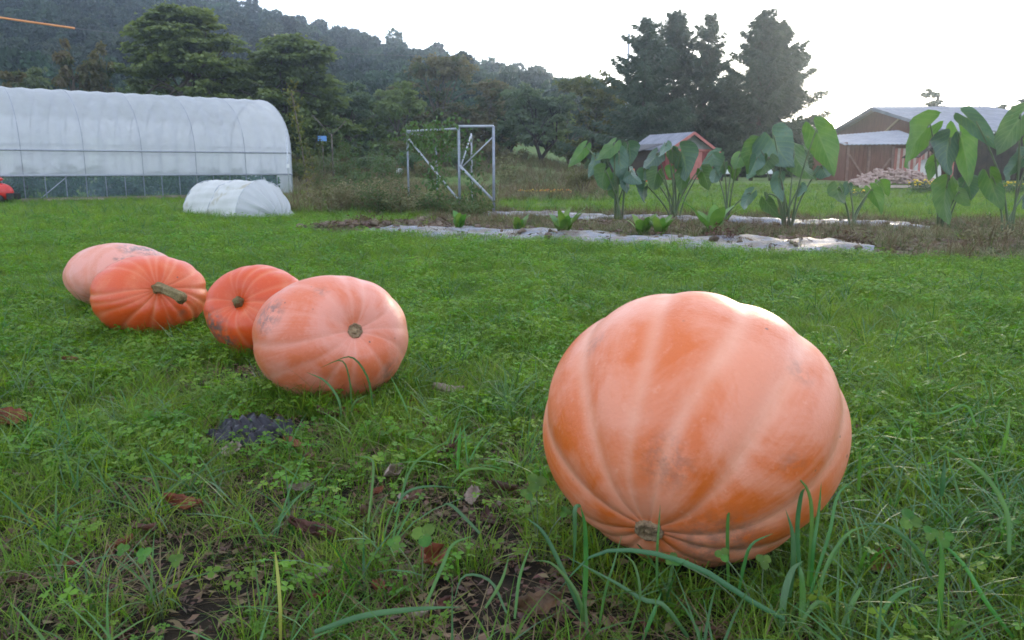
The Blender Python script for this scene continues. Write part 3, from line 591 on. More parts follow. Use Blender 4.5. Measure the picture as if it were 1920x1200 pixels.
sp = ground_at(608, 42); root = empty('blue_sign', sp, 'small bright blue board on a post in front of the trees', 'sign'); zz = 1 + (314 - 262) / F * 42 - sp[2]
b = MB(); b.box((0, 0, zz), (0.44, 0.03, 0.26)); b.build('board', pbr('blue_board', (0.10, 0.24, 0.52), (0.14, 0.3, 0.58), 5, 0.5, 0.4), root); MB(True).tube([(0, 0.05, -0.1), (0, 0.05, zz + 0.1)], 0.025, 6).build('post', M['bark'], root)
for px, py, Yd, lab in ((630, 296, 44, 'round white plastic drum on the grassy bank by the forked post'), (750, 296, 44, 'round white plastic drum on the bank behind the pipe frame')):
    b = MB(True); prof_ = [(0.0, 0), (0.15, 0), (0.17, 0.06), (0.17, 0.3), (0.14, 0.34), (0.0, 0.35)]; k = 16
    b.add([(r * math.cos(6.2832 * j / k), r * math.sin(6.2832 * j / k), z) for r, z in prof_ for j in range(k)], [(i * k + j, i * k + (j + 1) % k, (i + 1) * k + (j + 1) % k, (i + 1) * k + j) for i in range(5) for j in range(k)])
    p = ground_at(px, Yd); o = b.build('drum', M['white'], loc=tuple(p)); tag(o, lab, 'drum')

# ------------------------------------------------------------------ red shed
def rot2(a): return Matrix.Rotation(a, 3, 'Z')
M['red_wall'] = pbr('red_boards', (0.20, 0.045, 0.045), (0.28, 0.07, 0.065), 5, 0.75, 0.25, stretch=(6, 6, 0.6)); M['fascia'] = pbr('pink_fascia', (0.42, 0.13, 0.11), (0.5, 0.18, 0.15), 5, 0.6, 0.3)
M['roof_metal'] = pbr('metal_roof', (0.16, 0.17, 0.20), (0.23, 0.24, 0.28), 2, 0.6, 0.4, metal=0.1); M['roof_dark'] = pbr('dark_roof', (0.05, 0.05, 0.055), (0.09, 0.085, 0.08), 3, 0.6, 0.4)
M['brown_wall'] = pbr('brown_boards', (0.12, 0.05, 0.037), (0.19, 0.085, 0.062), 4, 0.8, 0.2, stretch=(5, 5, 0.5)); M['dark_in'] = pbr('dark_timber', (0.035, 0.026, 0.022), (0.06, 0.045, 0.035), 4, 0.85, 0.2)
M['grey_gable'] = pbr('grey_gable', (0.20, 0.20, 0.19), (0.28, 0.28, 0.26), 4, 0.8, 0.2)
def roof_sheet(mb, a, b_, c, d, n, amp, th=0.03):    # corrugated sheet between eave line a-b and ridge line d-c
    a, b_, c, d = map(lambda v: np.asarray(v, float), (a, b_, c, d)); nn = unit(np.cross(b_ - a, d - a)); up = []; lo = []
    for i in range(n + 1):
        t = i / n; off = amp * (1 if i % 2 else -1); r0 = a + (b_ - a) * t + nn * off; r1 = d + (c - d) * t + nn * off; up.append([r0, r1]); lo.append([r0 - nn * th, r1 - nn * th])
    U_ = np.array(up); L_ = np.array(lo); mb.grid(U_); mb.grid(L_)
    mb.add([*U_[:, 0], *L_[:, 0]], [(i, i + 1, n + 2 + i, n + 1 + i) for i in range(n)]); mb.add([*U_[:, 1], *L_[:, 1]], [(i, i + 1, n + 2 + i, n + 1 + i) for i in range(n)])
def xf(mb, R):
    Ra = np.array(R); mb.V = [tuple(Ra @ np.asarray(v)) for v in mb.V]; return mb
sh0 = ground_at(1291, 40); shd = empty('red_shed', sh0, 'small red gabled shed with a pale metal roof behind the taro leaves', 'shed'); R = rot2(0.38)
zf = sh0[2]; ez, rz, hw, dp = 1.83 - zf, 2.66 - zf, 1.36, 3.6
b = MB()
for (x0, y0, x1, y1) in ((-hw, -0, hw, 0), (hw, 0, hw, dp), (hw, dp, -hw, dp), (-hw, dp, -hw, 0)):
    L = math.hypot(x1 - x0, y1 - y0); k = int(L / 0.2)
    for i in range(k):
        t0, t1 = (i + 0.04) / k, (i + 0.96) / k; a = (x0 + (x1 - x0) * (t0 + t1) / 2, y0 + (y1 - y0) * (t0 + t1) / 2); wd = L / k * 0.95
        pk = MB(); ang = math.atan2(y1 - y0, x1 - x0); pk.box((a[0], a[1], ez / 2), (wd, 0.03, ez), rot2(ang)); xf(pk, R).build('plank', M['red_wall'], shd)
b = MB(); b.add([(-hw, -0.01, ez), (hw, -0.01, ez), (0, -0.01, rz - 0.05), (-hw, 0.03, ez), (hw, 0.03, ez), (0, 0.03, rz - 0.05)], [(0, 1, 2), (5, 4, 3), (0, 3, 4, 1), (1, 4, 5, 2), (2, 5, 3, 0)]); xf(b, R).build('gable', M['grey_gable'], shd)
b = MB(); b.box((0.25, -0.035, ez * 0.47), (0.85, 0.03, ez * 0.93)); xf(b, R).build('door', M['fascia'], shd)
b = MB(); b.box((0, -0.035, ez), (2 * hw + 0.1, 0.04, 0.1)); xf(b, R).build('trim', M['fascia'], shd)
for sx in (-1, 1):
    ov = 0.22; sl = (rz - ez) / hw; e_ = (sx * (hw + ov), ez - sl * ov + 0.03)
    b = MB(); 
    A_, B_, C_, D_ = (e_[0], -0.3, e_[1]), (e_[0], dp + 0.2, e_[1]), (0, dp + 0.2, rz + 0.03), (0, -0.3, rz + 0.03)
    if sx < 0: A_, B_, C_, D_ = B_, A_, D_, C_
    roof_sheet(b, A_, B_, C_, D_, 36, 0.012); xf(b, R).build('roof', M['roof_metal'], shd)
    b = MB(); b.bar((e_[0], -0.32, e_[1] - 0.06), (0, -0.32, rz - 0.03), 0.035, 0.13); xf(b, R).build('fascia', M['fascia'], shd)
# dark lean-to left of it
b = MB(); b.box((-hw - 0.85, 1.6, 0.7), (1.5, 2.2, 1.4)); xf(b, R).build('lean_to', M['dark_in'], shd)
b = MB(); roof_sheet(b, (-hw - 1.75, 2.9, 1.25), (-hw - 1.75, 0.3, 1.25), (-hw + 0.0, 0.3, 1.72), (-hw, 2.9, 1.72), 20, 0.012); xf(b, R).build('roof', M['roof_dark'], shd)
M['orange'] = pbr('orange_plastic', (0.75, 0.13, 0.015), (0.8, 0.17, 0.02), 5, 0.5, 0.4)
for px, py, Yd, lab in ((1187, 349, 35, 'orange traffic cone in front of the red shed'), (1216, 349, 36, 'small orange cone close to the shed wall')):
    c0 = ground_at(px, Yd); root = empty('traffic_cone', c0, lab, 'cone'); b = MB(True); b.tube([(0, 0, 0.03), (0, 0, 0.6)], [0.15, 0.03], 14); b.build('cone', M['orange'], root); b = MB(); b.box((0, 0, 0.015), (0.4, 0.4, 0.03)); b.build('base', M['orange'], root)
for px, py, Yd, sz, lab in ((1425, 331, 37, (0.9, 0.5, 0.32), 'white plastic tub seen between the taro leaves, left of the lean-to'), (1365, 335, 37, (0.7, 0.5, 0.18), 'shallow white tray behind the middle taro plant')):
    c0 = ground_at(px, Yd); o = MB(); t_ = 0.03; o.box((0, 0, t_ / 2), (sz[0], sz[1], t_))
    for sx in (-1, 1): o.box((sx * (sz[0] / 2 - t_ / 2), 0, sz[2] / 2 + t_ / 2), (t_, sz[1], sz[2])); o.box((0, sx * (sz[1] / 2 - t_ / 2), sz[2] / 2 + t_ / 2), (sz[0] - 2 * t_, t_, sz[2]))
    ob = o.build('tub', M['white'], loc=tuple(c0 + [0, 0, 0.3])); tag(ob, lab, 'tub')
    tb = empty('low_bench', c0, 'low dark bench under the ' + ('white tub' if px > 1400 else 'shallow white tray'), 'bench'); b = MB(); b.box((0, 0, 0.27), (sz[0] + .3, 0.55, 0.055)); b.build('seat', M['dark_in'], tb)
    for sx in (-1, 1): b = MB(); b.box((sx * sz[0] * 0.5, 0, 0.12), (0.06, 0.45, 0.26)); b.build('leg', M['dark_in'], tb)

# ------------------------------------------------------------------ barn with lean-to
bx0, bz = 19.1, 0.42; barn = empty('barn', (bx0, 44, bz), 'large brown timber barn with a low grey metal roof at the right', 'barn')
def BO(x, y, z): return (x - bx0, y - 44, z - bz)
xe = 27.5; eN, rg, eF = (35.8, 2.56), (44.0, 4.17), (51.0, 2.8)
b = MB(); roof_sheet(b, BO(bx0, eN[0], eN[1]), BO(xe, eN[0], eN[1]), BO(xe - 2.2, rg[0], rg[1]), BO(bx0, rg[0], rg[1]), 60, 0.02, 0.05); b.build('roof', M['roof_metal'], barn)
b = MB(); roof_sheet(b, BO(xe, eF[0], eF[1]), BO(bx0, eF[0], eF[1]), BO(bx0, rg[0], rg[1]), BO(xe - 2.2, rg[0], rg[1]), 60, 0.02, 0.05); b.build('roof', M['roof_metal'], barn)
gxp = bx0 + 0.5; ys = np.arange(36.6, 50.2, 0.3)
for y_ in ys:                                # gable wall boards
    top = np.interp(y_, [35.8, 44, 51], [2.5, 4.1, 2.74]); pk = MB(); pk.box(BO(gxp, y_ + 0.15, (bz + top) / 2), (0.04, 0.285, top - bz)); pk.build('plank', M['brown_wall'], barn)
for x_ in np.arange(gxp + 0.2, xe - 0.4, 0.32):
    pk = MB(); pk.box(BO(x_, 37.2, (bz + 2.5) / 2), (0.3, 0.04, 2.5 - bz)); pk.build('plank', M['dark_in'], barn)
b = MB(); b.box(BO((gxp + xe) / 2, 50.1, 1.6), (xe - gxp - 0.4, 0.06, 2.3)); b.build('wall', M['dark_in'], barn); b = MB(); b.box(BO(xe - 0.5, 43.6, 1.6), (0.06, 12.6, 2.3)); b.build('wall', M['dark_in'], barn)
for a, c in (((bx0 - 0.03, eN[0], eN[1] - 0.1), (bx0 - 0.03, rg[0], rg[1] - 0.1)), ((bx0 - 0.03, rg[0], rg[1] - 0.1), (bx0 - 0.03, eF[0], eF[1] - 0.1))):
    b = MB(); b.bar(BO(*a), BO(*c), 0.05, 0.16); b.build('bargeboard', M['roof_metal'], barn)
b = MB(); b.bar(BO(gxp - 0.06, 43.5, 2.7), BO(gxp - 0.06, 41.3, 3.6), 0.06, 0.1); b.build('brace', pbr('light_timber', (0.33, 0.22, 0.13), (0.4, 0.28, 0.18), 5, 0.7, 0.2), barn)
b = MB(True); b.tube([BO(bx0 - 0.4, 48.5, 2.4), BO(bx0 - 0.4, 48.5, 3.1)], 0.09, 10); b.build('vent_pipe', M['white'], barn)
M['post_brown'] = pbr('brown_posts', (0.18, 0.10, 0.08), (0.25, 0.145, 0.115), 5, 0.8, 0.2)
ltb = empty('lean_to_shed', (16.4, 36, bz), 'brown lean-to with pale metal roof and striped door, against the barn', 'shed')
def LO(x, y, z): return (x - 16.4, y - 36, z - bz)
lx0, lx1, ly0, ly1 = 14.7, 18.3, 36.0, 40.0
b = MB(); roof_sheet(b, LO(lx0 - 0.25, ly0 - 0.35, 1.98), LO(lx1 + 0.05, ly0 - 0.35, 2.02), LO(lx1 + 0.4, ly1, 2.78), LO(lx0 + 0.4, ly1, 2.5), 40, 0.012); b.build('roof', M['roof_metal'], ltb)
for x_ in np.arange(lx0 + 0.1, lx1 - 1.55, 0.2):
    pk = MB(); pk.box(LO(x_ + 0.1, ly0, bz + 0.78), (0.185, 0.03, 1.56)); pk.build('plank', M['brown_wall'], ltb)
pk = MB(); pk.box(LO(lx0, 38, 1.25), (0.05, 3.9, 1.66)); pk.build('wall', M['brown_wall'], ltb)
pk = MB(); pk.box(LO(lx1, 38, 1.3), (0.05, 3.9, 1.7)); pk.build('wall', M['brown_wall'], ltb)
b = MB(); b.box(LO((lx0 + lx1) / 2, ly0 + 0.15, 1.9), (lx1 - lx0, 0.1, 0.12)); b.build('beam', M['brown_wall'], ltb)
for x_ in (lx0 + 0.03, lx0 + 0.95, lx1 - 1.6, lx1): b = MB(); b.box(LO(x_, ly0 - 0.05, 1.16), (0.09, 0.07, 1.5)); b.build('post', M['post_brown'], ltb)
for (a, c) in (((lx0 + 0.08, 1.55), (lx0 + 0.85, 0.5)), ((lx1 - 2.3, 0.55), (lx1 - 1.7, 1.4))): b = MB(); b.bar(LO(a[0], ly0 - 0.07, a[1]), LO(c[0], ly0 - 0.07, c[1]), 0.03, 0.07); b.build('brace', M['post_brown'], ltb)
M['stripe_red'] = pbr('red_stripe', (0.33, 0.12, 0.09), (0.4, 0.15, 0.12), 5, 0.7, 0.2); M['stripe_pale'] = pbr('pale_stripe', (0.45, 0.34, 0.28), (0.52, 0.42, 0.36), 5, 0.7, 0.2)
for i, x_ in enumerate(np.arange(lx1 - 1.5, lx1 - 0.08, 0.12)):
    pk = MB(); pk.box(LO(x_ + 0.06, ly0 + 0.02, bz + 0.7), (0.115, 0.03, 1.4)); pk.build('plank', M['stripe_red'] if i % 2 == 0 else M['stripe_pale'], ltb)
b = MB(); b.box(LO(lx1 - 0.8, ly0 + 0.05, 1.82), (1.55, 0.04, 0.2)); b.build('lintel', M['brown_wall'], ltb)
b = MB(); b.bar(LO(lx1 + 0.02, ly0 - 0.4, 1.96), LO(lx1 + 0.42, ly1, 2.72), 0.05, 0.12); b.build('bargeboard', M['roof_metal'], ltb)
# oven, firewood
ov = ground_at(1735, 34); ovn = empty('garden_oven', ov, 'white rounded oven with a dark round opening under a small pointed roof by the barn', 'oven')
b = MB(True); prof_ = [(0.52, 0), (0.52, 0.5), (0.48, 0.72), (0.36, 0.92), (0.18, 1.02), (0.001, 1.05)]; k = 24
b.add([(r * math.cos(6.2832 * j / k), r * math.sin(6.2832 * j / k), z) for r, z in prof_ for j in range(k)], [(i * k + j, i * k + (j + 1) % k, (i + 1) * k + (j + 1) % k, (i + 1) * k + j) for i in range(5) for j in range(k)]); b.build('body', pbr('plaster', (0.62, 0.6, 0.55), (0.7, 0.68, 0.63), 4, 0.85, 0.2), ovn)
b = MB(True); b.tube([(-0.15, -0.56, 0.55), (-0.15, -0.35, 0.55)], [0.14, 0.14], 16); b.build('opening', M['black'], ovn)
b = MB(); roof_sheet(b, (-0.8, 0.7, 1.1), (-0.8, -0.75, 1.1), (0, -0.75, 1.75), (0, 0.7, 1.75), 10, 0.01); roof_sheet(b, (0.8, -0.75, 1.1), (0.8, 0.7, 1.1), (0, 0.7, 1.75), (0, -0.75, 1.75), 10, 0.01); b.build('roof', M['dark_in'], ovn)
for sx in (-.68, .68):
    for sy in (-.65, .62): b = MB(); b.box((sx, sy, 0.6), (0.07, 0.07, 1.2)); b.build('post', M['fascia'], ovn)
fw = ground_at(1672, 32.5); fp = empty('firewood_pile', fw, 'broad heap of pale pinkish split firewood before the lean-to', 'firewood'); b = MB()
for i in range(420):
    x_ = U(-1.6, 1.6); hh = 0.72 * (1 - (abs(x_) / 1.75) ** 2.2); y_ = U(-0.7, 0.5); z_ = U(0.3, 1) * hh * (1 - 0.5 * abs(y_)); a = rdir(1)[0]; a[2] *= 0.3; a = unit(a); L = U(0.12, 0.22); c0 = np.array([x_, y_, z_ + 0.03]); b.tube([c0 - a * L, c0 + a * L], U(0.035, 0.06), 5)
tag(b.build('log', pbr('split_wood', (0.30, 0.20, 0.165), (0.48, 0.36, 0.31), 9, 0.85, 0.15), fp), kind='stuff')
b = MB(); b.box((0, -0.95, 0.04), (3.4, 0.2, 0.1)); b.build('sill_board', M['stripe_pale'], fp)

# ------------------------------------------------------------------ poles and overhead wire
M['wire'] = pbr('wire', (0.12, 0.12, 0.12), (0.16, 0.16, 0.16), 3, 0.5, 0.3)
up = ground_at(1172, 66); root = empty('utility_pole', up, 'slim utility pole rising at the left edge of the conifers', 'pole'); hh = 1 + (314 - 78) / F * 66 - up[2]; MB(True).tube([(0, 0, -0.2), (0, 0, hh)], [0.14, 0.10], 10).build('pole', M['steel'], root); b = MB(); b.box((0, 0, hh - 0.45), (1.0, 0.09, 0.09)); b.build('crossarm', M['steel'], root)
w0 = AT(1172, 93, 66); wr = empty('overhead_wire', w0, 'thin overhead wire with an orange guard sleeve crossing before the wooded hill', 'wire')
ctrl = np.array([AT(-260, -8, 40), AT(0, 33, 45), AT(140, 53, 48), AT(500, 92, 54), AT(800, 105, 59), AT(990, 102, 62.5), AT(1172, 93, 66)]) - w0; wc = curve(ctrl, 61); MB(True).tube(wc, 0.016, 5).build('cable', M['wire'], wr)
MB(True).tube(curve(ctrl[0:3], 13), 0.06, 7).build('guard_sleeve', pbr('orange_sleeve', (0.78, 0.30, 0.10), (0.82, 0.36, 0.13), 3, 0.5, 0.3), wr); MB(True).tube(curve(ctrl[5:7], 5)[0:4], 0.03, 6).build('guard_sleeve', M['white'], wr)
for px, top, lab in ((1822, 176, 'thin pole standing behind the barn roof, left of a pair'), (1853, 174, 'thin pole standing behind the barn roof, right of a pair')):
    q = ground_at(px, 60); hh = 1 + (314 - top) / F * 60 - q[2]; o = MB(True).tube([(0, 0, -0.1), (0, 0, hh)], 0.06, 8).build('pole', M['steel'], loc=tuple(q)); tag(o, lab, 'pole')

# ------------------------------------------------------------------ planted beds under plastic mulch
def mulch_mat():
    m, nt = new_mat('black_mulch_film'); n = N(nt); pos = n('NewGeometry').outputs['Position']
    col = mix_of(n, ramp_of(n, noise_of(n, pos, 3.5, 6, 0.65), 0.45, 0.53), (0.12, 0.13, 0.165), (0.13, 0.10, 0.075))
    p = n('BsdfPrincipled'); n.l(col, p.inputs['Base Color']); n.l(ramp_of(n, noise_of(n, pos, 5, 4), 0.3, 0.7, (0.25,) * 3, (0.6,) * 3), p.inputs['Roughness']); p.inputs['Specular IOR Level'].default_value = 0.5
    b = n('Bump'); b.inputs['Strength'].default_value = 0.6; b.inputs['Distance'].default_value = 0.03; n.l(noise_of(n, pos, 14, 4, 0.6, 1.5), b.inputs['Height']); n.l(b.outputs[0], p.inputs['Normal'])
    o = n('OutputMaterial'); n.l(p.outputs[0], o.inputs[0]); return m
M['mulch'] = mulch_mat()
def mulch(o2, s0, s1, w, label):
    ns = int((s1 - s0) / 0.07); nt_ = 15; A = np.zeros((ns, nt_, 3)); ph = U(0, 6, 6)
    for i, s in enumerate(np.linspace(s0, s1, ns)):
        endf = min(1, (i + 1) / 6, (ns - i) / 6)
        wl = w * (1 + 0.22 * math.sin(1.9 * s + ph[0]) + 0.16 * math.sin(4.7 * s + ph[1]) + 0.08 * math.sin(13 * s)); wr_ = w * (1 + 0.2 * math.sin(2.3 * s + ph[2]) + 0.16 * math.sin(5.9 * s + ph[3]) + 0.08 * math.sin(11 * s))
        for j, q in enumerate(np.linspace(-1, 1, nt_)):
            t = q * (wl if q < 0 else wr_) * (0.6 + 0.4 * endf); xy = o2 + BED_D * s + BED_N * t
            z = 0.07 * (1 - abs(q) ** 2.6) * endf + (1 - abs(q)) ** 0.3 * (0.008 * math.sin(17 * s + 5 * q) + 0.016 * math.sin(5 * s - 7 * q + ph[4]) + 0.012 * math.sin(2.1 * s + 4 * q) + rng.normal() * 0.004) - (0.015 if abs(q) > 0.99 else 0.0)
            A[i, j] = (xy[0], xy[1], float(H(xy[0], xy[1])) + z + 0.008)
    b = MB(True); b.grid(A); ob = b.build('mulch_sheet', M['mulch'], origin=(o2[0], o2[1], 0), loc=(o2[0], o2[1], 0)); tag(ob, label, 'mulch sheet', 'plastic mulch over the planting rows')
sAe = bed_coord(*G(1640, 466)[:2], bA)[0]; sBe = bed_coord(*G(1745, 431)[:2], bB)[0]
mulch(bA, -2.9, sAe, 0.95, 'wrinkled shiny dark plastic mulch of the nearer planting row, edged by grass')
mulch(bB, -5.2, sBe, 0.5, 'wrinkled shiny dark plastic mulch of the rear row, under the taro plants')

# taro plants: leaves given by where their stalk joint and tip stand
def taro_mat(name, c1, c2, tr, rough=0.35):
    m, nt = new_mat(name); n = N(nt); pos = n('NewGeometry').outputs['Position']; lc = n('SeparateXYZ'); n.l(n('Attribute', attribute_name='leaf_uv').outputs['Vector'], lc.inputs[0])
    tri = math_of(n, 'ABSOLUTE', math_of(n, 'SUBTRACT', math_of(n, 'FRACT', math_of(n, 'MULTIPLY', math_of(n, 'SUBTRACT', lc.outputs[0], math_of(n, 'MULTIPLY', lc.outputs[1], 0.38)), 6.0)), 0.5))
    v = math_of(n, 'MAXIMUM', ramp_of(n, tri, 0.0, 0.11, (1, 1, 1), (0, 0, 0)), ramp_of(n, lc.outputs[1], 0.03, 0.10, (1, 1, 1), (0, 0, 0)))
    col = mix_of(n, ramp_of(n, noise_of(n, pos, 5, 4), 0.35, 0.65), c1, c2); oi = n('ObjectInfo'); hv = n('HueSaturation'); n.l(col, hv.inputs['Color']); n.l(math_of(n, 'ADD', math_of(n, 'MULTIPLY', oi.outputs['Random'], 0.55), 0.72), hv.inputs['Value']); col = hv.outputs[0]
    col = mix_of(n, math_of(n, 'MULTIPLY', ramp_of(n, math_of(n, 'ADD', lc.outputs[1], math_of(n, 'MULTIPLY', noise_of(n, pos, 11, 4), 0.5)), 1.12, 1.3), 0.6), col, (0.20, 0.19, 0.06)); col = mix_of(n, math_of(n, 'MULTIPLY', v, 0.55), col, (0.13, 0.20, 0.09)); col = mix_of(n, math_of(n, 'MULTIPLY', ramp_of(n, noise_of(n, pos, 9, 5, 0.7), 0.6, 0.72), 0.5), col, (0.17, 0.17, 0.06))
    p = n('BsdfPrincipled'); n.l(col, p.inputs['Base Color']); p.inputs['Roughness'].default_value = rough; p.inputs['Specular IOR Level'].default_value = 0.5
    t = n('BsdfTranslucent'); n.l(mix_of(n, 1.0, col, (1.4, 1.7, 0.6), 'MULTIPLY'), t.inputs[0]); mx = n('MixShader'); mx.inputs[0].default_value = tr
    bm = n('Bump'); bm.inputs['Strength'].default_value = 0.5; bm.inputs['Distance'].default_value = 0.012; n.l(math_of(n, 'ADD', tri, noise_of(n, pos, 7, 3)), bm.inputs['Height']); n.l(bm.outputs[0], p.inputs['Normal'])
    n.l(p.outputs[0], mx.inputs[1]); n.l(t.outputs[0], mx.inputs[2]); o = n('OutputMaterial'); n.l(mx.outputs[0], o.inputs[0]); return m
M['taro_blue'] = taro_mat('taro_leaf_sky_sheen', (0.055, 0.115, 0.08), (0.085, 0.155, 0.11), 0.2, 0.40); M['taro_green'] = taro_mat('taro_leaf_green', (0.05, 0.115, 0.032), (0.085, 0.155, 0.045), 0.42, 0.45)  # bluish copy of the leaf has the sky's reflection mixed into its colour
M['petiole'] = pbr('taro_stalk', (0.085, 0.13, 0.06), (0.13, 0.17, 0.08), 4, 0.45, 0.4, patch=(3, (0.10, 0.09, 0.06), 0.55))
def leaf_mesh(J, tip, wid, roll, view):
    A = tip - J; L = np.linalg.norm(A); a = A / L; s = unit(np.cross(a, view)); nn = np.cross(s, a); cr, sr = math.cos(roll), math.sin(roll); s, nn = s * cr + nn * sr, nn * cr - s * sr
    ts = np.array([-.36, -.30, -.2, -.1, 0, .1, .22, .36, .5, .64, .77, .88, .96, 1.0]); fo = np.interp(ts, [-.36, -.3, -.2, -.05, .1, .3, .5, .7, .85, .95, 1], [.30, .62, .86, .98, 1, .92, .76, .52, .30, .12, 0.0]); gi = np.interp(ts, [-.36, -.3, -.15, -0.02, 0, 1], [.30, .16, .08, .02, 0, 0])
    mb = MB(True); vein = []; ph = U(0, 6); fold = U(0.12, 0.35); dr = U(0.12, 0.5)
    for sg in (-1, 1):
        Rr = []
        for t, o_, g in zip(ts, fo, gi):
            row = []
            for c in np.linspace(0, 1, 7):
                w = (g + (o_ - g) * c) * wid / 2; z = fold * w - dr * L * max(0, t) ** 2 - 0.10 * L * max(0, -t) / 0.36 * 0.8 + L * (0.05 * math.sin(7 * t + ph + sg) + 0.03 * math.sin(15 * t + 2 * ph - sg)) * c ** 2
                row.append(J + a * t * L + s * sg * w + nn * z); vein.append((t, c, 0))
            Rr.append(row)
        mb.grid(np.array(Rr))
    return mb, vein
def taro(label, base, leaves, rpx=0.009):
    root = empty('taro_plant', base, label, 'plant', 'taro plants along the mulched rows'); Yb = base[1]
    for i, (jx, jy, tx, ty, w, mt) in enumerate(leaves):
        dY = U(-0.3, 0.3); J = AT(jx, jy, Yb + dY); tip = AT(tx, ty, Yb + dY + U(-0.22, 0.08)); roll = U(-0.95, 0.95); wid = U(0.85, 1.12) * (0.86 if base[0] > 5 else 1.0) * w / F * Yb / math.cos(roll)
        view = unit(J - np.array([0, 0, 1.0])); mb, vein = leaf_mesh(J - base, tip - base, wid, roll, view)
        o = mb.build('leaf', M['taro_' + mt], root); at_ = o.data.attributes.new('leaf_uv', 'FLOAT_VECTOR', 'POINT'); at_.data.foreach_set('vector', np.array(vein, np.float32).ravel())
        a = rng.uniform(0, 6.28); b0 = np.array([math.cos(a) * 0.07, math.sin(a) * 0.06, -0.04]); Jb = J - base; hz = Jb[2]
        ctrl = [b0, b0 + np.array([(Jb[0] - b0[0]) * 0.28, (Jb[1]) * 0.3, max(0.1, hz * 0.52 + (0.25 if hz < 0.5 else 0))]), Jb + np.array([(Jb[0]) * -0.12, 0, 0.02 if hz > 0.5 else 0.12]), Jb]
        pt = MB(True); pp = curve(ctrl, 12); pt.tube(pp, np.linspace(0.019, 0.008, 12), 7); pt.build('stalk', M['petiole'], root)
def c3(*L): return [(1040 + a / 4.138, 180 + b_ / 4.138, 1040 + c / 4.138, 180 + d / 4.138, w / 4.138, m) for a, b_, c, d, w, m in L]
def c4(*L): return [(1460 + a / 3.637, 150 + b_ / 3.637, 1460 + c / 3.637, 150 + d / 3.637, w / 3.637, m) for a, b_, c, d, w, m in L]
g_, u_ = 'green', 'blue'
taro('leftmost taro plant, with a small pale leaf held far out', G(1160, 414), c3((225, 410, 108, 565, 95, g_), (452, 385, 325, 520, 110, g_), (312, 495, 270, 655, 85, u_), (575, 395, 612, 530, 135, u_), (500, 465, 530, 690, 150, u_), (385, 595, 330, 755, 140, g_), (492, 640, 400, 755, 100, u_), (560, 615, 535, 765, 110, u_), (455, 745, 450, 800, 80, g_), (590, 600, 650, 690, 100, u_)))
taro('taro plant before the red shed, second from the left', G(1264, 414), c3((785, 465, 695, 600, 140, u_), (860, 390, 835, 490, 80, u_), (985, 440, 1075, 640, 200, u_), (1250, 465, 1100, 600, 120, u_), (790, 605, 745, 750, 150, g_), (1000, 610, 955, 770, 130, g_), (690, 590, 680, 690, 100, u_), (695, 715, 650, 830, 95, u_), (1150, 595, 1215, 735, 150, g_), (910, 425, 922, 530, 90, g_), (900, 560, 880, 640, 90, g_)))
taro('slender taro plant in the middle of the row, right of the shed', G(1360, 418), c3((1310, 520, 1250, 610, 165, u_), (1440, 470, 1395, 580, 130, g_), (1520, 765, 1420, 900, 100, u_), (1380, 560, 1440, 660, 110, g_), (1250, 600, 1230, 700, 90, u_)))
taro('large taro plant with a broad bluish top leaf, fourth from the left', G(1476, 427), c3((1690, 335, 1800, 560, 290, u_), (1545, 400, 1430, 600, 140, g_), (1650, 500, 1590, 640, 150, g_), (1740, 640, 1720, 810, 115, u_), (1640, 815, 1740, 960, 100, g_), (1560, 500, 1500, 650, 120, u_)) + c4((265, 365, 395, 645, 190, g_), (110, 510, 200, 720, 150, g_), (300, 605, 350, 690, 120, u_), (150, 735, 150, 815, 75, u_)))
taro('small taro plant with drooping leaves left of the big right-hand one', G(1598, 428), c4((400, 745, 410, 880, 115, g_), (640, 755, 720, 890, 120, g_), (470, 720, 440, 800, 80, u_), (700, 700, 760, 780, 80, g_)))
taro('tall taro plant with huge hanging leaves before the barn', G(1766, 432), c4((1010, 330, 770, 565, 200, g_), (1160, 420, 1100, 645, 220, u_), (1240, 380, 1330, 700, 210, g_), (1140, 735, 1090, 990, 150, g_), (1290, 695, 1320, 810, 180, u_), (1230, 775, 1290, 880, 110, g_), (1060, 560, 1000, 700, 100, g_)))
taro('tall taro plant cut by the right edge of the photo', G(1888, 440), c4((1640, 265, 1450, 545, 230, g_), (1290, 260, 1490, 430, 160, u_), (1650, 540, 1505, 690, 130, u_), (1440, 675, 1510, 890, 150, g_), (1720, 760, 1690, 880, 120, u_), (1760, 420, 1840, 640, 200, g_)))

# chard / lettuce heads on the front row and dead clumps
M['chard'] = pbr('chard_leaf', (0.10, 0.22, 0.035), (0.17, 0.31, 0.06), 6, 0.45, 0.4, transl=0.4, jitter=0.1)
def strap_leaf(mb, base, az, L, w, lean, k=6, curl=0.5):
    ax = np.array([math.cos(az), math.sin(az), 0]); s = np.array([-ax[1], ax[0], 0]); rows = []
    for t in np.linspace(0, 1, k):
        wid = w * (0.35 + 0.9 * math.sin(math.pi * min(1, t * 0.85 + 0.1))) * (1 if t < 1 else 0.4); c = np.asarray(base) + ax * L * (lean * t + curl * t * t * 0.5) + np.array([0, 0, L * (t - 0.45 * curl * t * t)])
        rows.append([c - s * wid / 2 + [0, 0, wid * 0.2 * math.cos(9 * t)], c, c + s * wid / 2 + [0, 0, wid * 0.2 * math.sin(8 * t)]])
    mb.grid(np.array(rows))
def chard(label, px, py, h, n=9, mat='chard', w=0.09):
    base = G(px, py); base[2] += 0.06; h *= 1.35; w *= 1.25; root = empty('chard_plant', base, label, 'plant', 'leafy greens on the front mulched row')
    for i in range(n):
        mb = MB(True); strap_leaf(mb, (U(-.03, .03), U(-.03, .03), -0.04), i * 2.4 + U(-.3, .3), h * U(0.7, 1.1), w * U(.8, 1.3), U(0.1, 0.6)); mb.build('leaf', M[mat], root)
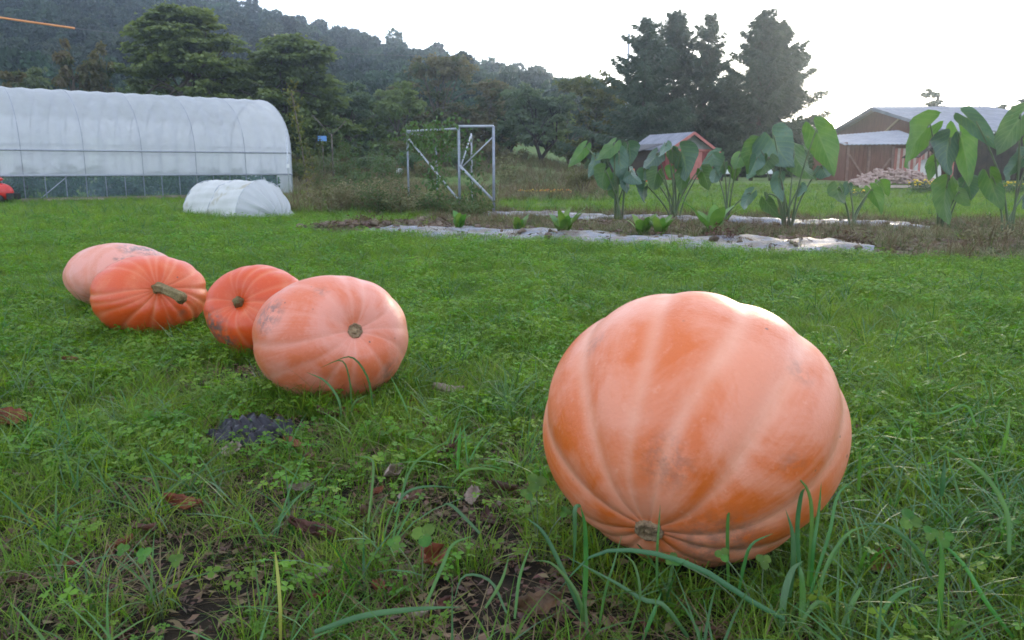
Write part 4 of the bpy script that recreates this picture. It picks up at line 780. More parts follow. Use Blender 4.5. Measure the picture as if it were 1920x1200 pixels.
chard('single leafy green at the left, before the pipe frame', 860, 432, 0.26, 7); chard('small leafy green between the first and the tallest one', 972, 438, 0.24, 7); chard('upright bright green chard, fullest of the front row', 1056, 443, 0.34, 11)
chard('leafy green standing left of its close neighbour, before the second taro', 1207, 445, 0.28, 8); chard('leafy green touching its neighbour on the right, before the second taro', 1240, 446, 0.3, 8); chard('pale tall leafy green before the third taro', 1334, 440, 0.42, 6, w=0.11)
for px, py, lab in ((1356, 455, 'withered brown clump at the grass edge, below the pale leafy green'), (1590, 462, 'withered brown clump at the end of the front row'), (690, 424, 'withered reddish clump at the left end of the mulch'), (1850, 462, 'withered brown and green clump near the right edge')):
    weed(lab, G(px, py), 0.22 if px < 1800 else 0.35, 0.2 if px < 1800 else 0.35, 26, 320, M['litter'] if px != 1850 else M['weed'], M['straw'], 0.07, name='withered_plant', group='withered plants on the beds')
# marigolds and yellow flowers
def flowers(label, px, py, n, w, h, cols, name, dp=0.3):
    base = G(px, py); root = empty(name, base, label, 'flowers'); k = 26 * n; p = np.stack([U(-w, w, k), U(-dp, dp, k), U(0.02, h * 0.8, k)], -1); link('foliage', card_mesh('foliage', cards(p, rdir(k), U(.06, .12, k), U(.03, .06, k), 0.2)), M['leaf_deep' if 'marig' in name else 'leaf_olive'], root)
    for ci, c in enumerate(cols):
        mb = MB(True)
        for i in range(int(n * 1.3)):
            c0 = np.array([U(-w, w), U(-dp, dp), h * U(0.6, 1.05)]); r = U(0.025, 0.05); V, Fc = ell(c0, (r, r, r * 0.6), 6); mb.add(V, Fc)
        o = mb.build('blossom', M[c], root); o['kind'] = 'stuff'
M['marigold'] = pbr('marigold_petals', (0.78, 0.22, 0.02), (0.85, 0.3, 0.03), 30, 0.6, 0.2); M['yellow'] = pbr('yellow_petals', (0.75, 0.5, 0.04), (0.82, 0.6, 0.06), 30, 0.6, 0.2)
flowers('low bed of orange marigolds on the lawn left of the taro plants', 1022, 367, 40, 0.95, 0.2, ['marigold', 'yellow'], 'marigold_bed')
flowers('yellow flowering bush by the oven, left of the tall taro leaf stalks', 1735, 366, 34, 0.55, 0.5, ['yellow'], 'flower_bush'); flowers('pale yellow flowering bush at the right edge', 1893, 366, 20, 0.5, 0.4, ['yellow'], 'flower_bush'); flowers('small pale flowering bush behind the small taro plant', 1612, 372, 10, 0.4, 0.3, ['yellow'], 'flower_bush')

# ------------------------------------------------------------------ giant pumpkins
def pumpkin_mat(name, c_or, c_pk, c_vein, pale, rough=0.38):
    m, nt = new_mat(name); n = N(nt); pos = n('TexCoord').outputs['Object']; at_ = lambda k: n('Attribute', attribute_name=k).outputs['Fac']
    gv = at_('groove'); dt = at_('dirt'); uvw = n('Attribute', attribute_name='pol').outputs['Vector']
    streak = n('Mapping'); streak.inputs['Scale'].default_value = (1, 9, 0); n.l(uvw, streak.inputs[0])
    f = math_of(n, 'ADD', math_of(n, 'MULTIPLY', noise_of(n, pos, 4.5, 5, 0.6, 0.6), 0.85), math_of(n, 'MULTIPLY', noise_of(n, streak.outputs[0], 2, 3), 0.15))
    col = mix_of(n, ramp_of(n, f, pale, pale + 0.16), c_or, c_pk)
    col = mix_of(n, math_of(n, 'MULTIPLY', gv, 0.7), col, c_vein)
    col = mix_of(n, math_of(n, 'MULTIPLY', ramp_of(n, noise_of(n, pos, 60, 4), 0.60, 0.75), 0.25), col, c_vein)
    spk = n('TexVoronoi'); spk.inputs['Scale'].default_value = 14; n.l(pos, spk.inputs[0]); sp_ = ramp_of(n, spk.outputs['Distance'], 0.045, 0.075, (1, 1, 1), (0, 0, 0))
    rare = ramp_of(n, noise_of(n, pos, 8, 2), 0.50, 0.6); col = mix_of(n, math_of(n, 'MULTIPLY', sp_, rare), col, (0.14, 0.07, 0.05))
    dm = math_of(n, 'MULTIPLY', dt, ramp_of(n, noise_of(n, pos, 26, 6, 0.7), 0.42, 0.58)); col = mix_of(n, dm, col, (0.13, 0.10, 0.085))
    p = n('BsdfPrincipled'); n.l(col, p.inputs['Base Color']); p.inputs['Specular IOR Level'].default_value = 0.5
    n.l(ramp_of(n, noise_of(n, pos, 7, 4), 0.3, 0.7, (rough - .08,) * 3, (rough + .14,) * 3), p.inputs['Roughness'])
    p.inputs['Subsurface Weight'].default_value = 0.08; p.inputs['Subsurface Radius'].default_value = (0.02, 0.008, 0.004)
    b = n('Bump'); b.inputs['Strength'].default_value = 0.3; b.inputs['Distance'].default_value = 0.01
    hsum = n('Math', operation='ADD'); n.l(math_of(n, 'ADD', noise_of(n, pos, 11, 5, 0.55), math_of(n, 'MULTIPLY', noise_of(n, streak.outputs[0], 5, 3), 0.25)), hsum.inputs[0]); n.l(math_of(n, 'MULTIPLY', noise_of(n, pos, 110, 3), 0.3), hsum.inputs[1]); n.l(hsum.outputs[0], b.inputs['Height']); n.l(b.outputs[0], p.inputs['Normal'])
    o = n('OutputMaterial'); n.l(p.outputs[0], o.inputs[0]); return m
PUMP = []
def hit_unit(px, py, c, R):                  # where the line of sight through a pixel meets the pumpkin's body, in unit-sphere space
    d = ray(px, py) / R; o = (np.array([0, 0, 1.0]) - c) / R; a = d @ d; b_ = 2 * o @ d; q = o @ o - 1; D = b_ * b_ - 4 * a * q
    t = (-b_ - math.sqrt(max(0, D))) / (2 * a); return unit(o + d * t)
def pumpkin(label, c, R, pole_dir, grooves, depth, gw, mat, dent=0.14, dent_w=0.42, dirts=(), flat=0.92, lumps=0.02, spin=0.0, vein=0.85):
    c = np.asarray(c, float); R = np.asarray(R, float); ax = unit(np.asarray(pole_dir, float)); e1 = unit(np.cross(ax, [0.02, 0.05, 1.0])); e2 = np.cross(ax, e1)
    nth, nph = 110, 220; th_ = np.linspace(0.0, math.pi, nth); ph = np.linspace(0, 2 * math.pi, nph, endpoint=False); T, Pp = np.meshgrid(th_, ph, indexing='ij')
    gfun = np.zeros_like(T); vfun = np.zeros_like(T)
    for ga, gd in grooves:
        tw_ = 0.10 * np.sin(T * 2.2 + ga * 3); dl = (Pp - (ga + spin + tw_) + math.pi) % (2 * math.pi) - math.pi; w = gw * (0.75 + 0.5 * gd); gfun += gd * (np.exp(-np.abs(dl / w) ** 1.5)); vfun += np.exp(-(dl / (w * 0.5)) ** 2) * min(1, 0.4 + gd * 0.6)
    env = np.sin(T) ** 0.55; r = 1 - depth * np.minimum(gfun, 1.4) * env + 0.25 * depth
    r = r + lumps * (np.sin(2 * Pp + 1.3) * np.sin(T) ** 2 + 0.7 * np.sin(3 * Pp + 2 * T) * np.sin(T) ** 2 + 0.5 * np.cos(2.2 * T + Pp) * np.sin(T))
    r = r * (1 - dent * np.exp(-(T / dent_w) ** 2) - 0.6 * dent * np.exp(-((math.pi - T) / dent_w) ** 2))
    D3 = (np.cos(T)[..., None] * ax * flat + np.sin(T)[..., None] * (np.cos(Pp)[..., None] * e1 + np.sin(Pp)[..., None] * e2))
    V = D3 * r[..., None] * R; zb = -c[2] - 0.02; low = V[..., 2] < zb + 0.05; V[..., 2] = np.where(low, zb + 0.05 + (V[..., 2] - zb - 0.05) * 0.35, V[..., 2])
    V = V.reshape(-1, 3); I = np.arange(nth * nph).reshape(nth, nph); Fq = np.stack([I[:-1], I[1:], np.roll(I, -1, 1)[1:], np.roll(I, -1, 1)[:-1]], -1).reshape(-1, 4)
    me = bpy.data.meshes.new('flesh'); Vw = V; me.vertices.add(len(Vw)); me.vertices.foreach_set('co', Vw.astype(np.float32).ravel()); me.loops.add(Fq.size); me.loops.foreach_set('vertex_index', Fq.astype(np.int32).ravel()); me.polygons.add(len(Fq)); me.polygons.foreach_set('loop_start', np.arange(0, Fq.size, 4, dtype=np.int32)); me.polygons.foreach_set('use_smooth', np.ones(len(Fq), bool)); me.update(calc_edges=True)
    dirt = np.zeros(len(V)); un = unit(D3.reshape(-1, 3))
    for (dx, dy, rad, amt) in dirts:
        h = hit_unit(dx, dy, c, R); hw_ = h * R; dist = np.linalg.norm(V - hw_, axis=1); dirt = np.maximum(dirt, amt * np.clip(1.6 - dist / rad, 0, 1))
    for nm, val in (('groove', np.clip(vfun * np.sin(T) ** 0.3 * vein, 0, 1).ravel()), ('dirt', dirt)): me.attributes.new(nm, 'FLOAT', 'POINT').data.foreach_set('value', val.astype(np.float32))
    pol = np.stack([T, np.cos(Pp) * 1.0, np.sin(Pp)], -1).reshape(-1, 3); pol = np.stack([T.ravel() * 0.4, (np.sin(Pp) * 1.3).ravel(), (np.cos(Pp) * 1.3).ravel()], -1); me.attributes.new('pol', 'FLOAT_VECTOR', 'POINT').data.foreach_set('vector', pol.astype(np.float32).ravel())
    root = empty('giant_pumpkin', (c[0], c[1], 0), label, 'pumpkin', 'giant pumpkins lying in the grass'); link('flesh', me, mat, root, loc=(0, 0, c[2])); PUMP.append((c, R))
    tipw = ax * flat * R * r[0, 0] ; return root, tipw + np.array([0, 0, c[2]]), unit(ax / R), e1, e2
def scar(root, p, ax, rad, mat, nm='blossom_scar', h=0.012):
    e1 = unit(np.cross(ax, [0.1, 0.2, 1])); e2 = np.cross(ax, e1); mb = MB(True); k = 22; rows = []
    for r, z in ((1.25, -0.02), (1.15, h * 0.6), (0.95, h), (0.75, h * 0.35), (0.5, h * 0.2), (0.25, h * 0.75), (0.01, h * 0.9)):
        rows.append([p + ax * z + (e1 * math.cos(6.2832 * j / k) + e2 * math.sin(6.2832 * j / k)) * rad * r * (1 + 0.05 * math.sin(7 * 6.2832 * j / k + r * 5) + 0.05 * math.sin(2 * 6.2832 * j / k)) for j in range(k + 1)])
    mb.grid(np.array(rows)); mb.build(nm, mat, root)
M['cork'] = pbr('corky_scar', (0.22, 0.14, 0.08), (0.42, 0.30, 0.17), 60, 0.85, 0.2, bump=0.8, bscale=120); M['stem'] = pbr('dry_stem', (0.16, 0.12, 0.05), (0.27, 0.21, 0.10), 30, 0.8, 0.2, bump=0.8, bscale=60)
def place(cx, cy, Yd, R): 
    p = AT(cx, cy, Yd); return np.array([p[0], p[1], R[2] * 0.97])
R1 = np.array([0.372, 0.385, 0.350]); c1 = AT(1292, 800, 2.0); c1[2] = 0.345
mt1 = pumpkin_mat('pumpkin_skin_orange', (0.64, 0.135, 0.022), (0.73, 0.26, 0.14), (0.80, 0.41, 0.27), 0.40)
g1 = [(0.15, 0.5), (0.62, 0.9), (1.12, 0.7), (1.75, 0.8), (2.15, 0.9), (2.75, 1.0), (3.3, 0.8), (3.85, 0.7), (4.4, 0.8), (4.9, 0.6), (5.35, 0.7), (5.85, 0.8)]
rt, tp, ta, *_ = pumpkin('biggest orange pumpkin, alone in front at the right, blossom scar towards the camera', c1, R1, hit_unit(1213, 1004, c1, R1), g1, 0.043, 0.125, mt1, dirts=((1036, 717, 0.012, 1.0), (1250, 868, 0.05, 0.35), (1345, 1025, 0.09, 0.5), (1110, 640, 0.03, 0.3), (1500, 700, 0.03, 0.3), (1480, 870, 0.03, 0.3)), dent=0.055, dent_w=0.26, flat=1.0, lumps=0.022)
scar(rt, tp, ta, 0.029, M['cork'])
R2 = np.array([0.333, 0.33, 0.280]); c2 = place(622, 628, 3.42, R2)
mt2 = pumpkin_mat('pumpkin_skin_pink', (0.66, 0.16, 0.065), (0.72, 0.275, 0.185), (0.77, 0.36, 0.26), 0.43)
g2 = [(i * 6.2832 / 12 + U(-.12, .12), U(0.2, 0.9)) for i in range(12)]
rt, tp, ta, *_ = pumpkin('pale pink pumpkin nearest in the left group, round corky scar facing right', c2, R2, hit_unit(684, 615, c2, R2), g2, 0.030, 0.13, mt2, vein=0.8, dent=0.22, dent_w=0.36, dirts=((503, 592, 0.06, 0.8), (690, 672, 0.03, 0.9), (640, 600, 0.03, 0.5), (735, 700, 0.05, 0.5), (600, 540, 0.03, 0.4)), flat=0.9)
scar(rt, tp, ta, 0.028, M['cork'])
R3 = np.array([0.275, 0.27, 0.252]); c3_ = place(482, 576, 4.28, R3)
mt3 = pumpkin_mat('pumpkin_skin_red', (0.64, 0.075, 0.010), (0.68, 0.15, 0.05), (0.72, 0.23, 0.10), 0.50)
g3 = [(i * 6.2832 / 17 + U(-.14, .14), U(0.15, 0.9)) for i in range(15)]
rt, tp, ta, *_ = pumpkin('red orange pumpkin with a deep stem hollow, half hidden behind the pale pink one', c3_, R3, hit_unit(426, 558, c3_, R3), g3, 0.04, 0.11, mt3, dent=0.34, dent_w=0.45, dirts=((395, 622, 0.09, 1.0), (420, 640, 0.06, 0.9)), flat=0.9, lumps=0.03)
b = MB(True); b.tube([tp - ta * 0.02, tp + ta * 0.025, tp + ta * 0.045 + np.array([0.012, 0, 0])], [0.042, 0.024, 0.018], 20, ridge=0.16); b.build('stem', M['stem'], rt)
R4 = np.array([0.322, 0.32, 0.25]); c4_ = place(281, 553, 4.78, R4)
mt4 = pumpkin_mat('pumpkin_skin_red_ribbed', (0.64, 0.085, 0.013), (0.68, 0.15, 0.05), (0.74, 0.27, 0.14), 0.48)
g4 = [(i * 6.2832 / 19 + U(-.13, .13), U(0.15, 1.0)) for i in range(18)]
rt, tp, ta, *_ = pumpkin('ribbed red orange pumpkin with a thick bent brown stem', c4_, R4, hit_unit(303, 538, c4_, R4), g4, 0.045, 0.10, mt4, dent=0.2, dent_w=0.42, dirts=((345, 590, 0.03, 0.6), (372, 610, 0.05, 0.5)), flat=0.9)
s1 = AT(322, 549, c4_[1] - R4[1] * 0.98) - np.array([c4_[0], c4_[1], 0]); s2 = AT(345, 562, c4_[1] - R4[1] * 1.08) - np.array([c4_[0], c4_[1], 0])
b = MB(True); P = curve([tp - ta * 0.03, tp + ta * 0.03, s1, s2], 14); b.tube(P, [0.062, 0.052, 0.040, 0.033, 0.029, 0.027, 0.026, 0.025, 0.026, 0.026, 0.027, 0.030, 0.032, 0.026], 25, ridge=0.16); b.build('stem', M['stem'], rt)
R5 = np.array([0.365, 0.36, 0.245]); c5 = place(229, 516, 5.66, R5)
mt5 = pumpkin_mat('pumpkin_skin_pale', (0.64, 0.20, 0.10), (0.70, 0.30, 0.22), (0.73, 0.37, 0.29), 0.38)
g5 = [(i * 6.2832 / 12 + U(-.1, .1), U(0.35, 0.9)) for i in range(12)]
pumpkin('pale pink soil stained pumpkin at the back left of the group', c5, R5, np.array([0.15, 0.75, 0.65]), g5, 0.035, 0.15, mt5, dent=0.10, dent_w=0.4, dirts=((246, 462, 0.07, 0.9), (278, 468, 0.08, 0.9), (222, 480, 0.03, 1.0), (245, 486, 0.04, 0.8)), flat=0.95, lumps=0.035)

# ------------------------------------------------------------------ grass, clover, litter (uncountable)
def blades(n, L0, L1, w0, lean0, lean1, rad, k=4, curl=(0.1, 0.7)):
    az = U(0, 6.28, n); L = U(L0, L1, n); w = w0 * U(.7, 1.3, n); ln = U(lean0, lean1, n); cu_ = U(curl[0], curl[1], n); q = rad * np.sqrt(rng.random(n)); pa = U(0, 6.28, n)
    base = np.stack([q * np.cos(pa), q * np.sin(pa), np.full(n, -0.006)], -1); ax = np.stack([np.cos(az), np.sin(az), 0 * az], -1); s = np.stack([-np.sin(az), np.cos(az), 0 * az], -1); twist = U(-.6, .6, n)
    V = np.zeros((n, k, 2, 3))
    for i, t in enumerate(np.linspace(0, 1, k)):
        c = base + ax * (L * (ln * t + cu_ * t * t))[:, None] + np.array([0, 0, 1.]) * (L * np.maximum(0.02, (t * np.sqrt(np.maximum(0.05, 1 - ln ** 2 * 0.5)) - 0.55 * cu_ * t ** 2.2)))[:, None]
        wd = (w * (1 - t ** 1.8) * (0.7 + 0.6 * min(t * 3, 1) * 0.5) + 0.0003)[:, None] / 2; sw = s * np.cos(twist * t)[:, None] + np.array([0, 0, 1.]) * np.sin(twist * t)[:, None]
        V[:, i, 0] = c - sw * wd; V[:, i, 1] = c + sw * wd
    I = np.arange(n * k * 2).reshape(n, k, 2); Fq = np.stack([I[:, :-1, 0], I[:, :-1, 1], I[:, 1:, 1], I[:, 1:, 0]], -1).reshape(-1, 4)
    return V.reshape(-1, 3), Fq
def proto(parts, mat):
    Vs = []; Fs = []; o = 0
    for V, Fq in parts: Vs.append(V); Fs.append(Fq + o); o += len(V)
    m = mesh_np('tuft', np.concatenate(Vs), np.concatenate(Fs)); m.materials.append(mat); return m
def trefoil(n, h0, h1, r0, rad):
    V = []; Fq = []
    for i in range(n):
        a = U(0, 6.28); q = rad * math.sqrt(U(0, 1)); h = U(h0, h1); c = np.array([q * math.cos(a), q * math.sin(a), h]); b0 = c * [0.6, 0.6, 0] ; t1 = rdir(1)[0] * 0.35; up_ = unit(np.array([t1[0], t1[1], 1.])); e1 = unit(np.cross(up_, [1, 0.2, 0])); e2 = np.cross(up_, e1); r = r0 * U(.7, 1.3); f0 = U(0, 6.28)
        k = len(V); sd_ = unit(np.array([-c[1], c[0], 0.001])) * 0.0008; V += [b0 - sd_, b0 + sd_, c + sd_, c - sd_]; Fq.append((k, k + 1, k + 2, k + 3))
        for j in range(3):
            g = f0 + j * 2.094; d = e1 * math.cos(g) + e2 * math.sin(g); s = np.cross(up_, d); k = len(V)
            V += [c, c + d * r * 0.55 + s * r * 0.5 + up_ * r * 0.18, c + d * r * 1.1 + s * r * 0.28, c + d * r * 1.0, c + d * r * 1.1 - s * r * 0.28, c + d * r * 0.55 - s * r * 0.5 + up_ * r * 0.18]
            Fq += [(k, k + 3, k + 2, k + 1), (k, k + 5, k + 4, k + 3)]
    return np.array(V), np.array(Fq)
grass_protos = [proto([blades(18, .05, .11, .0027, 0.0, 0.7, .03)], M['grass']), proto([blades(18, .04, .09, .0025, 0.1, 0.9, .035)], M['grass']), proto([blades(26, .03, .06, .0023, 0.0, 0.8, .04, 3)], M['grass']),
                proto([blades(10, .08, .17, .0036, 0.1, 0.6, .03, 5)], M['grass']), proto([blades(7, .14, .26, .0065, 0.15, 0.6, .03, 6, (.2, .9))], M['coarse']), proto([blades(10, .05, .14, .0025, 0.8, 1.3, .05)], M['straw'])]
clover_protos = [proto([trefoil(9, .025, .065, .0095, .055)], M['clover']), proto([trefoil(13, .02, .05, .007, .06)], M['clover']), proto([trefoil(6, .04, .09, .0125, .055)], M['clover'])]
frag = lambda n, L, r: (lambda p, d: (cards(p, d, U(.5, 1.4, n) * L, U(.25, .6, n) * L, 0.05, 0.7).reshape(-1, 3), np.arange(n * 4).reshape(-1, 4)))(np.stack([U(-r, r, n), U(-r, r, n), U(0.004, 0.02, n)], -1), unit(np.stack([rng.normal(size=n), rng.normal(size=n), 0.25 * rng.normal(size=n)], -1)))
litter_protos = [proto([frag(5, .035, .06)], M['litter']), proto([frag(8, .02, .07)], M['litter']), proto([frag(6, .03, .06)], M['straw'])]
def vnoise(x, y, s, seed):                   # cheap smooth value noise
    r_ = np.random.default_rng(seed); g = r_.random((64, 64)); xs, ys_ = x / s + 31.7, y / s + 17.3; i = np.floor(xs).astype(int); j = np.floor(ys_).astype(int); fx = xs - i; fy_ = ys_ - j; fx = fx * fx * (3 - 2 * fx); fy_ = fy_ * fy_ * (3 - 2 * fy_)
    a = lambda p, q: g[(i + p) % 64, (j + q) % 64]; return (a(0, 0) * (1 - fx) + a(1, 0) * fx) * (1 - fy_) + (a(0, 1) * (1 - fx) + a(1, 1) * fx) * fy_
def field(bands, side=0.80):
    P = []
    for y0, y1, dens in bands:
        w = side * y1 + 0.5; n = int((y1 - y0) * 2 * w * dens); x = U(-w, w, n); y = U(y0, y1, n); k = np.abs(x) < side * y + 0.5; P.append(np.stack([x[k], y[k]], -1))
    P = np.concatenate(P); k = np.ones(len(P), bool)
    for c, R in PUMP: k &= ((P[:, 0] - c[0]) / R[0]) ** 2 + ((P[:, 1] - c[1]) / R[1]) ** 2 > 0.40
    s, t = bed_coord(P[:, 0], P[:, 1], gR[:2]); return P[k]
SCR = G(480, 822)
def bare(x, y):                              # 0..1 thin turf with litter showing: the strip before and between the pumpkins
    m = np.exp(-(((x + 0.05) / 0.55) ** 2 + ((y - 2.15) / 0.75) ** 2)) * 0.82 + np.exp(-(((x + 0.95) / 0.6) ** 2 + ((y - 2.2) / 0.9) ** 2)) * 0.45 + np.exp(-(((x + 1.25) / 0.4) ** 2 + ((y - 3.75) / 0.4) ** 2)) * 1.2 + np.exp(-(((x + 0.2) / 1.4) ** 2 + ((y - 1.55) / 0.35) ** 2)) * 0.35
    scr = np.exp(-((((x - SCR[0]) / 0.19) ** 2 + ((y - SCR[1]) / 0.17) ** 2) ** 2))
    return np.clip(m * (0.4 + 1.2 * vnoise(x, y, 0.18, 5)) + scr * 1.6, 0, 1.25)
def place_scatter(name, coll, P, picks, s0, s1, tilt=0.15):
    n = len(P); z = H(P[:, 0], P[:, 1]); s = U(s0, s1, n) * (1 + 0.10 * np.clip(P[:, 1] - 8, 0, 14)) ** 0.6
    scatter(name, coll, np.stack([P[:, 0], P[:, 1], z], -1), np.stack([U(-tilt, tilt, n), U(-tilt, tilt, n), U(0, 6.28, n)], -1), np.stack([s, s, s], -1), picks)
P = field([(1.0, 2.4, 820), (2.4, 4, 980), (4, 7, 760), (7, 12, 330), (12, 20, 110), (20, 34, 34)]); x, y = P[:, 0], P[:, 1]
soil = soil_mask(x, y); br_ = bare(x, y); cl = vnoise(x, y, 0.5, 9) * 0.6 + vnoise(x, y, 0.17, 3) * 0.4
keep = (rng.random(len(P)) > soil * 0.97) & (rng.random(len(P)) > br_ * 0.8); P = P[keep]; br_ = br_[keep]; cl = cl[keep]; n = len(P); r = rng.random(n)
near_right = sstep(0.1, 0.9, P[:, 0]) * sstep(3.4, 1.6, P[:, 1])
pk = np.where(r < 0.30, 0, np.where(r < 0.58, 1, np.where(r < 0.80, 2, np.where(r < 0.955, 3, 5)))); pk = np.where(rng.random(n) < 0.02 + 0.10 * near_right + 0.03 * sstep(3.5, 1.5, P[:, 1]), 4, pk); pk = np.where((br_ > 0.3) & (rng.random(n) < 0.25), 5, pk)
ring = []
for c, R in PUMP:                            # turf pushed up round the foot of each pumpkin
    m_ = 170; a_ = U(0, 6.28, m_); q_ = U(0.70, 1.12, m_); ring.append(np.stack([c[0] + R[0] * q_ * np.cos(a_), c[1] + R[1] * q_ * np.sin(a_)], -1))
ring = np.concatenate(ring); P = np.concatenate([P, ring]); pk = np.concatenate([pk, rng.choice([0, 1, 3, 3], len(ring))])
place_scatter('grass', proto_collection('grass_protos', grass_protos), P, pk, 0.7, 1.25)
P = field([(1.0, 2.4, 130), (2.4, 4, 360), (4, 7, 480), (7, 12, 230), (12, 16, 50)]); x, y = P[:, 0], P[:, 1]; cl = vnoise(x, y, 0.55, 9) * 0.55 + vnoise(x, y, 0.2, 3) * 0.45
keep = (rng.random(len(P)) > soil_mask(x, y)) & (rng.random(len(P)) > bare(x, y) * 0.7) & (cl + U(-.12, .12, len(P)) > 0.40); P = P[keep]
place_scatter('clover', proto_collection('clover_protos', clover_protos), P, rng.integers(0, 3, len(P)), 0.8, 1.35)
P = field([(1.0, 4.5, 420)]); k = rng.random(len(P)) < 0.22 + bare(P[:, 0], P[:, 1]); P = P[k]
place_scatter('leaf_litter', proto_collection('litter_protos', litter_protos), P, rng.integers(0, 3, len(P)), 0.7, 1.3)
# clods and dry weeds of the garden strip
def clod(r):
    V, Fc = ell((0, 0, 0), (r, r * 0.8, r * 0.6), 6); V = np.array(V) * (1 + 0.25 * rng.normal(size=(len(V), 1)).clip(-1, 1)); return V, np.array(Fc)
clods = [proto([clod(.035)], M['soil']), proto([clod(.05)], M['soil']), proto([frag(7, .07, .1)], M['straw']), proto([frag(7, .06, .1)], M['litter'])]
weeds_p = [proto([blades(16, .06, .2, .006, 0.1, 0.9, .06)], M['weed']), proto([blades(14, .06, .18, .006, 0.1, 0.9, .06)], M['weed_green']), proto([blades(10, .08, .28, .005, 0.0, 0.5, .05)], M['straw'])]
n = 16000; s = U(-5, 18, n); t = U(-0.9, 7.5, n); P = bA + s[:, None] * BED_D + t[:, None] * BED_N; m = soil_mask(P[:, 0], P[:, 1]); sA, tA = bed_coord(P[:, 0], P[:, 1], bA); sB, tB = bed_coord(P[:, 0], P[:, 1], bB)
onA = (np.abs(tA) < 0.82) & (sA < sAe) & (sA > -2.9) & (rng.random(n) > 0.07); onB = (np.abs(tB) < 0.40) & (sB < sBe) & (rng.random(n) > 0.07); k = (rng.random(n) < m) & ~onA & ~onB; P1 = P[k]; n = len(P1); sA, tA, sB, tB = sA[k], tA[k], sB[k], tB[k]; z = H(P1[:, 0], P1[:, 1]) + 0.005 + 0.075 * ((np.abs(tA) < 0.82) & (sA < sAe) | (np.abs(tB) < 0.40) & (sB < sBe)); sc = U(.6, 1.4, n)
scatter('soil_clods', proto_collection('clod_protos', clods), np.stack([P1[:, 0], P1[:, 1], z], -1), np.stack([U(-.3, .3, n), U(-.3, .3, n), U(0, 6.28, n)], -1), np.stack([sc] * 3, -1), rng.integers(0, 4, n))
wn_ = vnoise(P1[:, 0], P1[:, 1], 0.9, 21); k = (wn_ + U(-.2, .2, n) > 0.42); P2 = P1[k]; n = len(P2); sc = U(.6, 1.3, n)
scatter('dry_weeds', proto_collection('dry_weed_protos', weeds_p), np.stack([P2[:, 0], P2[:, 1], H(P2[:, 0], P2[:, 1])], -1), np.stack([U(-.2, .2, n), U(-.2, .2, n), U(0, 6.28, n)], -1), np.stack([sc] * 3, -1), rng.integers(0, 3, n))

n = 9000; yy = U(17.5, 60, n) ; uu = U(-0.30, 0.12, n); P = np.stack([uu * yy, yy], -1); wv = vnoise(P[:, 0], P[:, 1], 2.2, 33); k = (wv + U(-.15, .15, n) > 0.40) & ((uu < -0.02) | (yy > 24)) & (soil_mask(P[:, 0], P[:, 1]) < 0.1); P = P[k]; n = len(P); sc = U(.9, 1.9, n) * (1 + 0.02 * P[:, 1])
scatter('meadow_grass', bpy.data.collections['dry_weed_protos'], np.stack([P[:, 0], P[:, 1], H(P[:, 0], P[:, 1])], -1), np.stack([U(-.2, .2, n), U(-.2, .2, n), U(0, 6.28, n)], -1), np.stack([sc] * 3, -1), rng.integers(0, 3, n))

# ------------------------------------------------------------------ coarse grass blades one can pick out in front
def ribbon(ctrl, w, mat, root, origin, nm='blade', k=12):
    P = curve(np.array([AT(*c) for c in ctrl]), k) - origin; rows = []
    for i in range(k):
        t = unit(P[min(i + 1, k - 1)] - P[max(0, i - 1)]); vw = unit(P[i] + origin - np.array([0.0, 0, 1.0])); s = unit(np.cross(t, vw)); u = i / (k - 1); ww = 0.68 * w * (0.65 + 0.6 * math.sin(math.pi * min(1, u * 0.8 + 0.15))) * (1 - u ** 4 * 0.93) / 2; nrm = np.cross(s, t)
        rows.append([P[i] - s * ww, P[i] - nrm * ww * 0.45, P[i] + s * ww])
    mb = MB(True); mb.grid(np.array(rows)); return mb.build(nm, mat, root)
def tuft(label, lst, cat='grass tuft'):
    f = lst[0][0][0]; base = AT(*f); base[2] = 0; root = empty('grass_tuft', base, label, cat, 'coarse grass tufts in front')
    for ctrl, w, *m in lst: ribbon(ctrl, w, M[m[0] if m else 'blade'], root, base)
M['blade'] = pbr('broad_blade', (0.05, 0.15, 0.035), (0.085, 0.21, 0.04), 9, 0.36, 0.5, transl=0.3, tcol=(1.5, 1.6, 0.6), jitter=0.12); M['blade_blue'] = pbr('broad_blade_bluish', (0.04, 0.12, 0.04), (0.065, 0.16, 0.05), 9, 0.38, 0.45, transl=0.2, jitter=0.1); M['blade_yellow'] = pbr('broad_blade_yellow', (0.30, 0.28, 0.05), (0.38, 0.36, 0.08), 9, 0.45, 0.4, transl=0.3, jitter=0.1)
tuft('coarse grass tuft at the left foot of the big pumpkin, one blade folded over', [([(1092, 1190, 1.58), (1098, 1080, 1.60), (1097, 990, 1.60), (1088, 948, 1.60)], .013), ([(1088, 948, 1.60), (1078, 955, 1.585), (1078, 1010, 1.58), (1074, 1075, 1.58)], .011, 'blade_blue'), ([(1110, 1195, 1.57), (1060, 1080, 1.6), (1020, 1000, 1.62), (985, 970, 1.63)], .012, 'blade_blue'), ([(1100, 1200, 1.56), (1085, 1120, 1.58), (1040, 1060, 1.6), (1000, 1050, 1.6)], .009), ([(1120, 1190, 1.56), (1135, 1110, 1.57), (1150, 1060, 1.58), (1166, 1003, 1.6)], .007)])
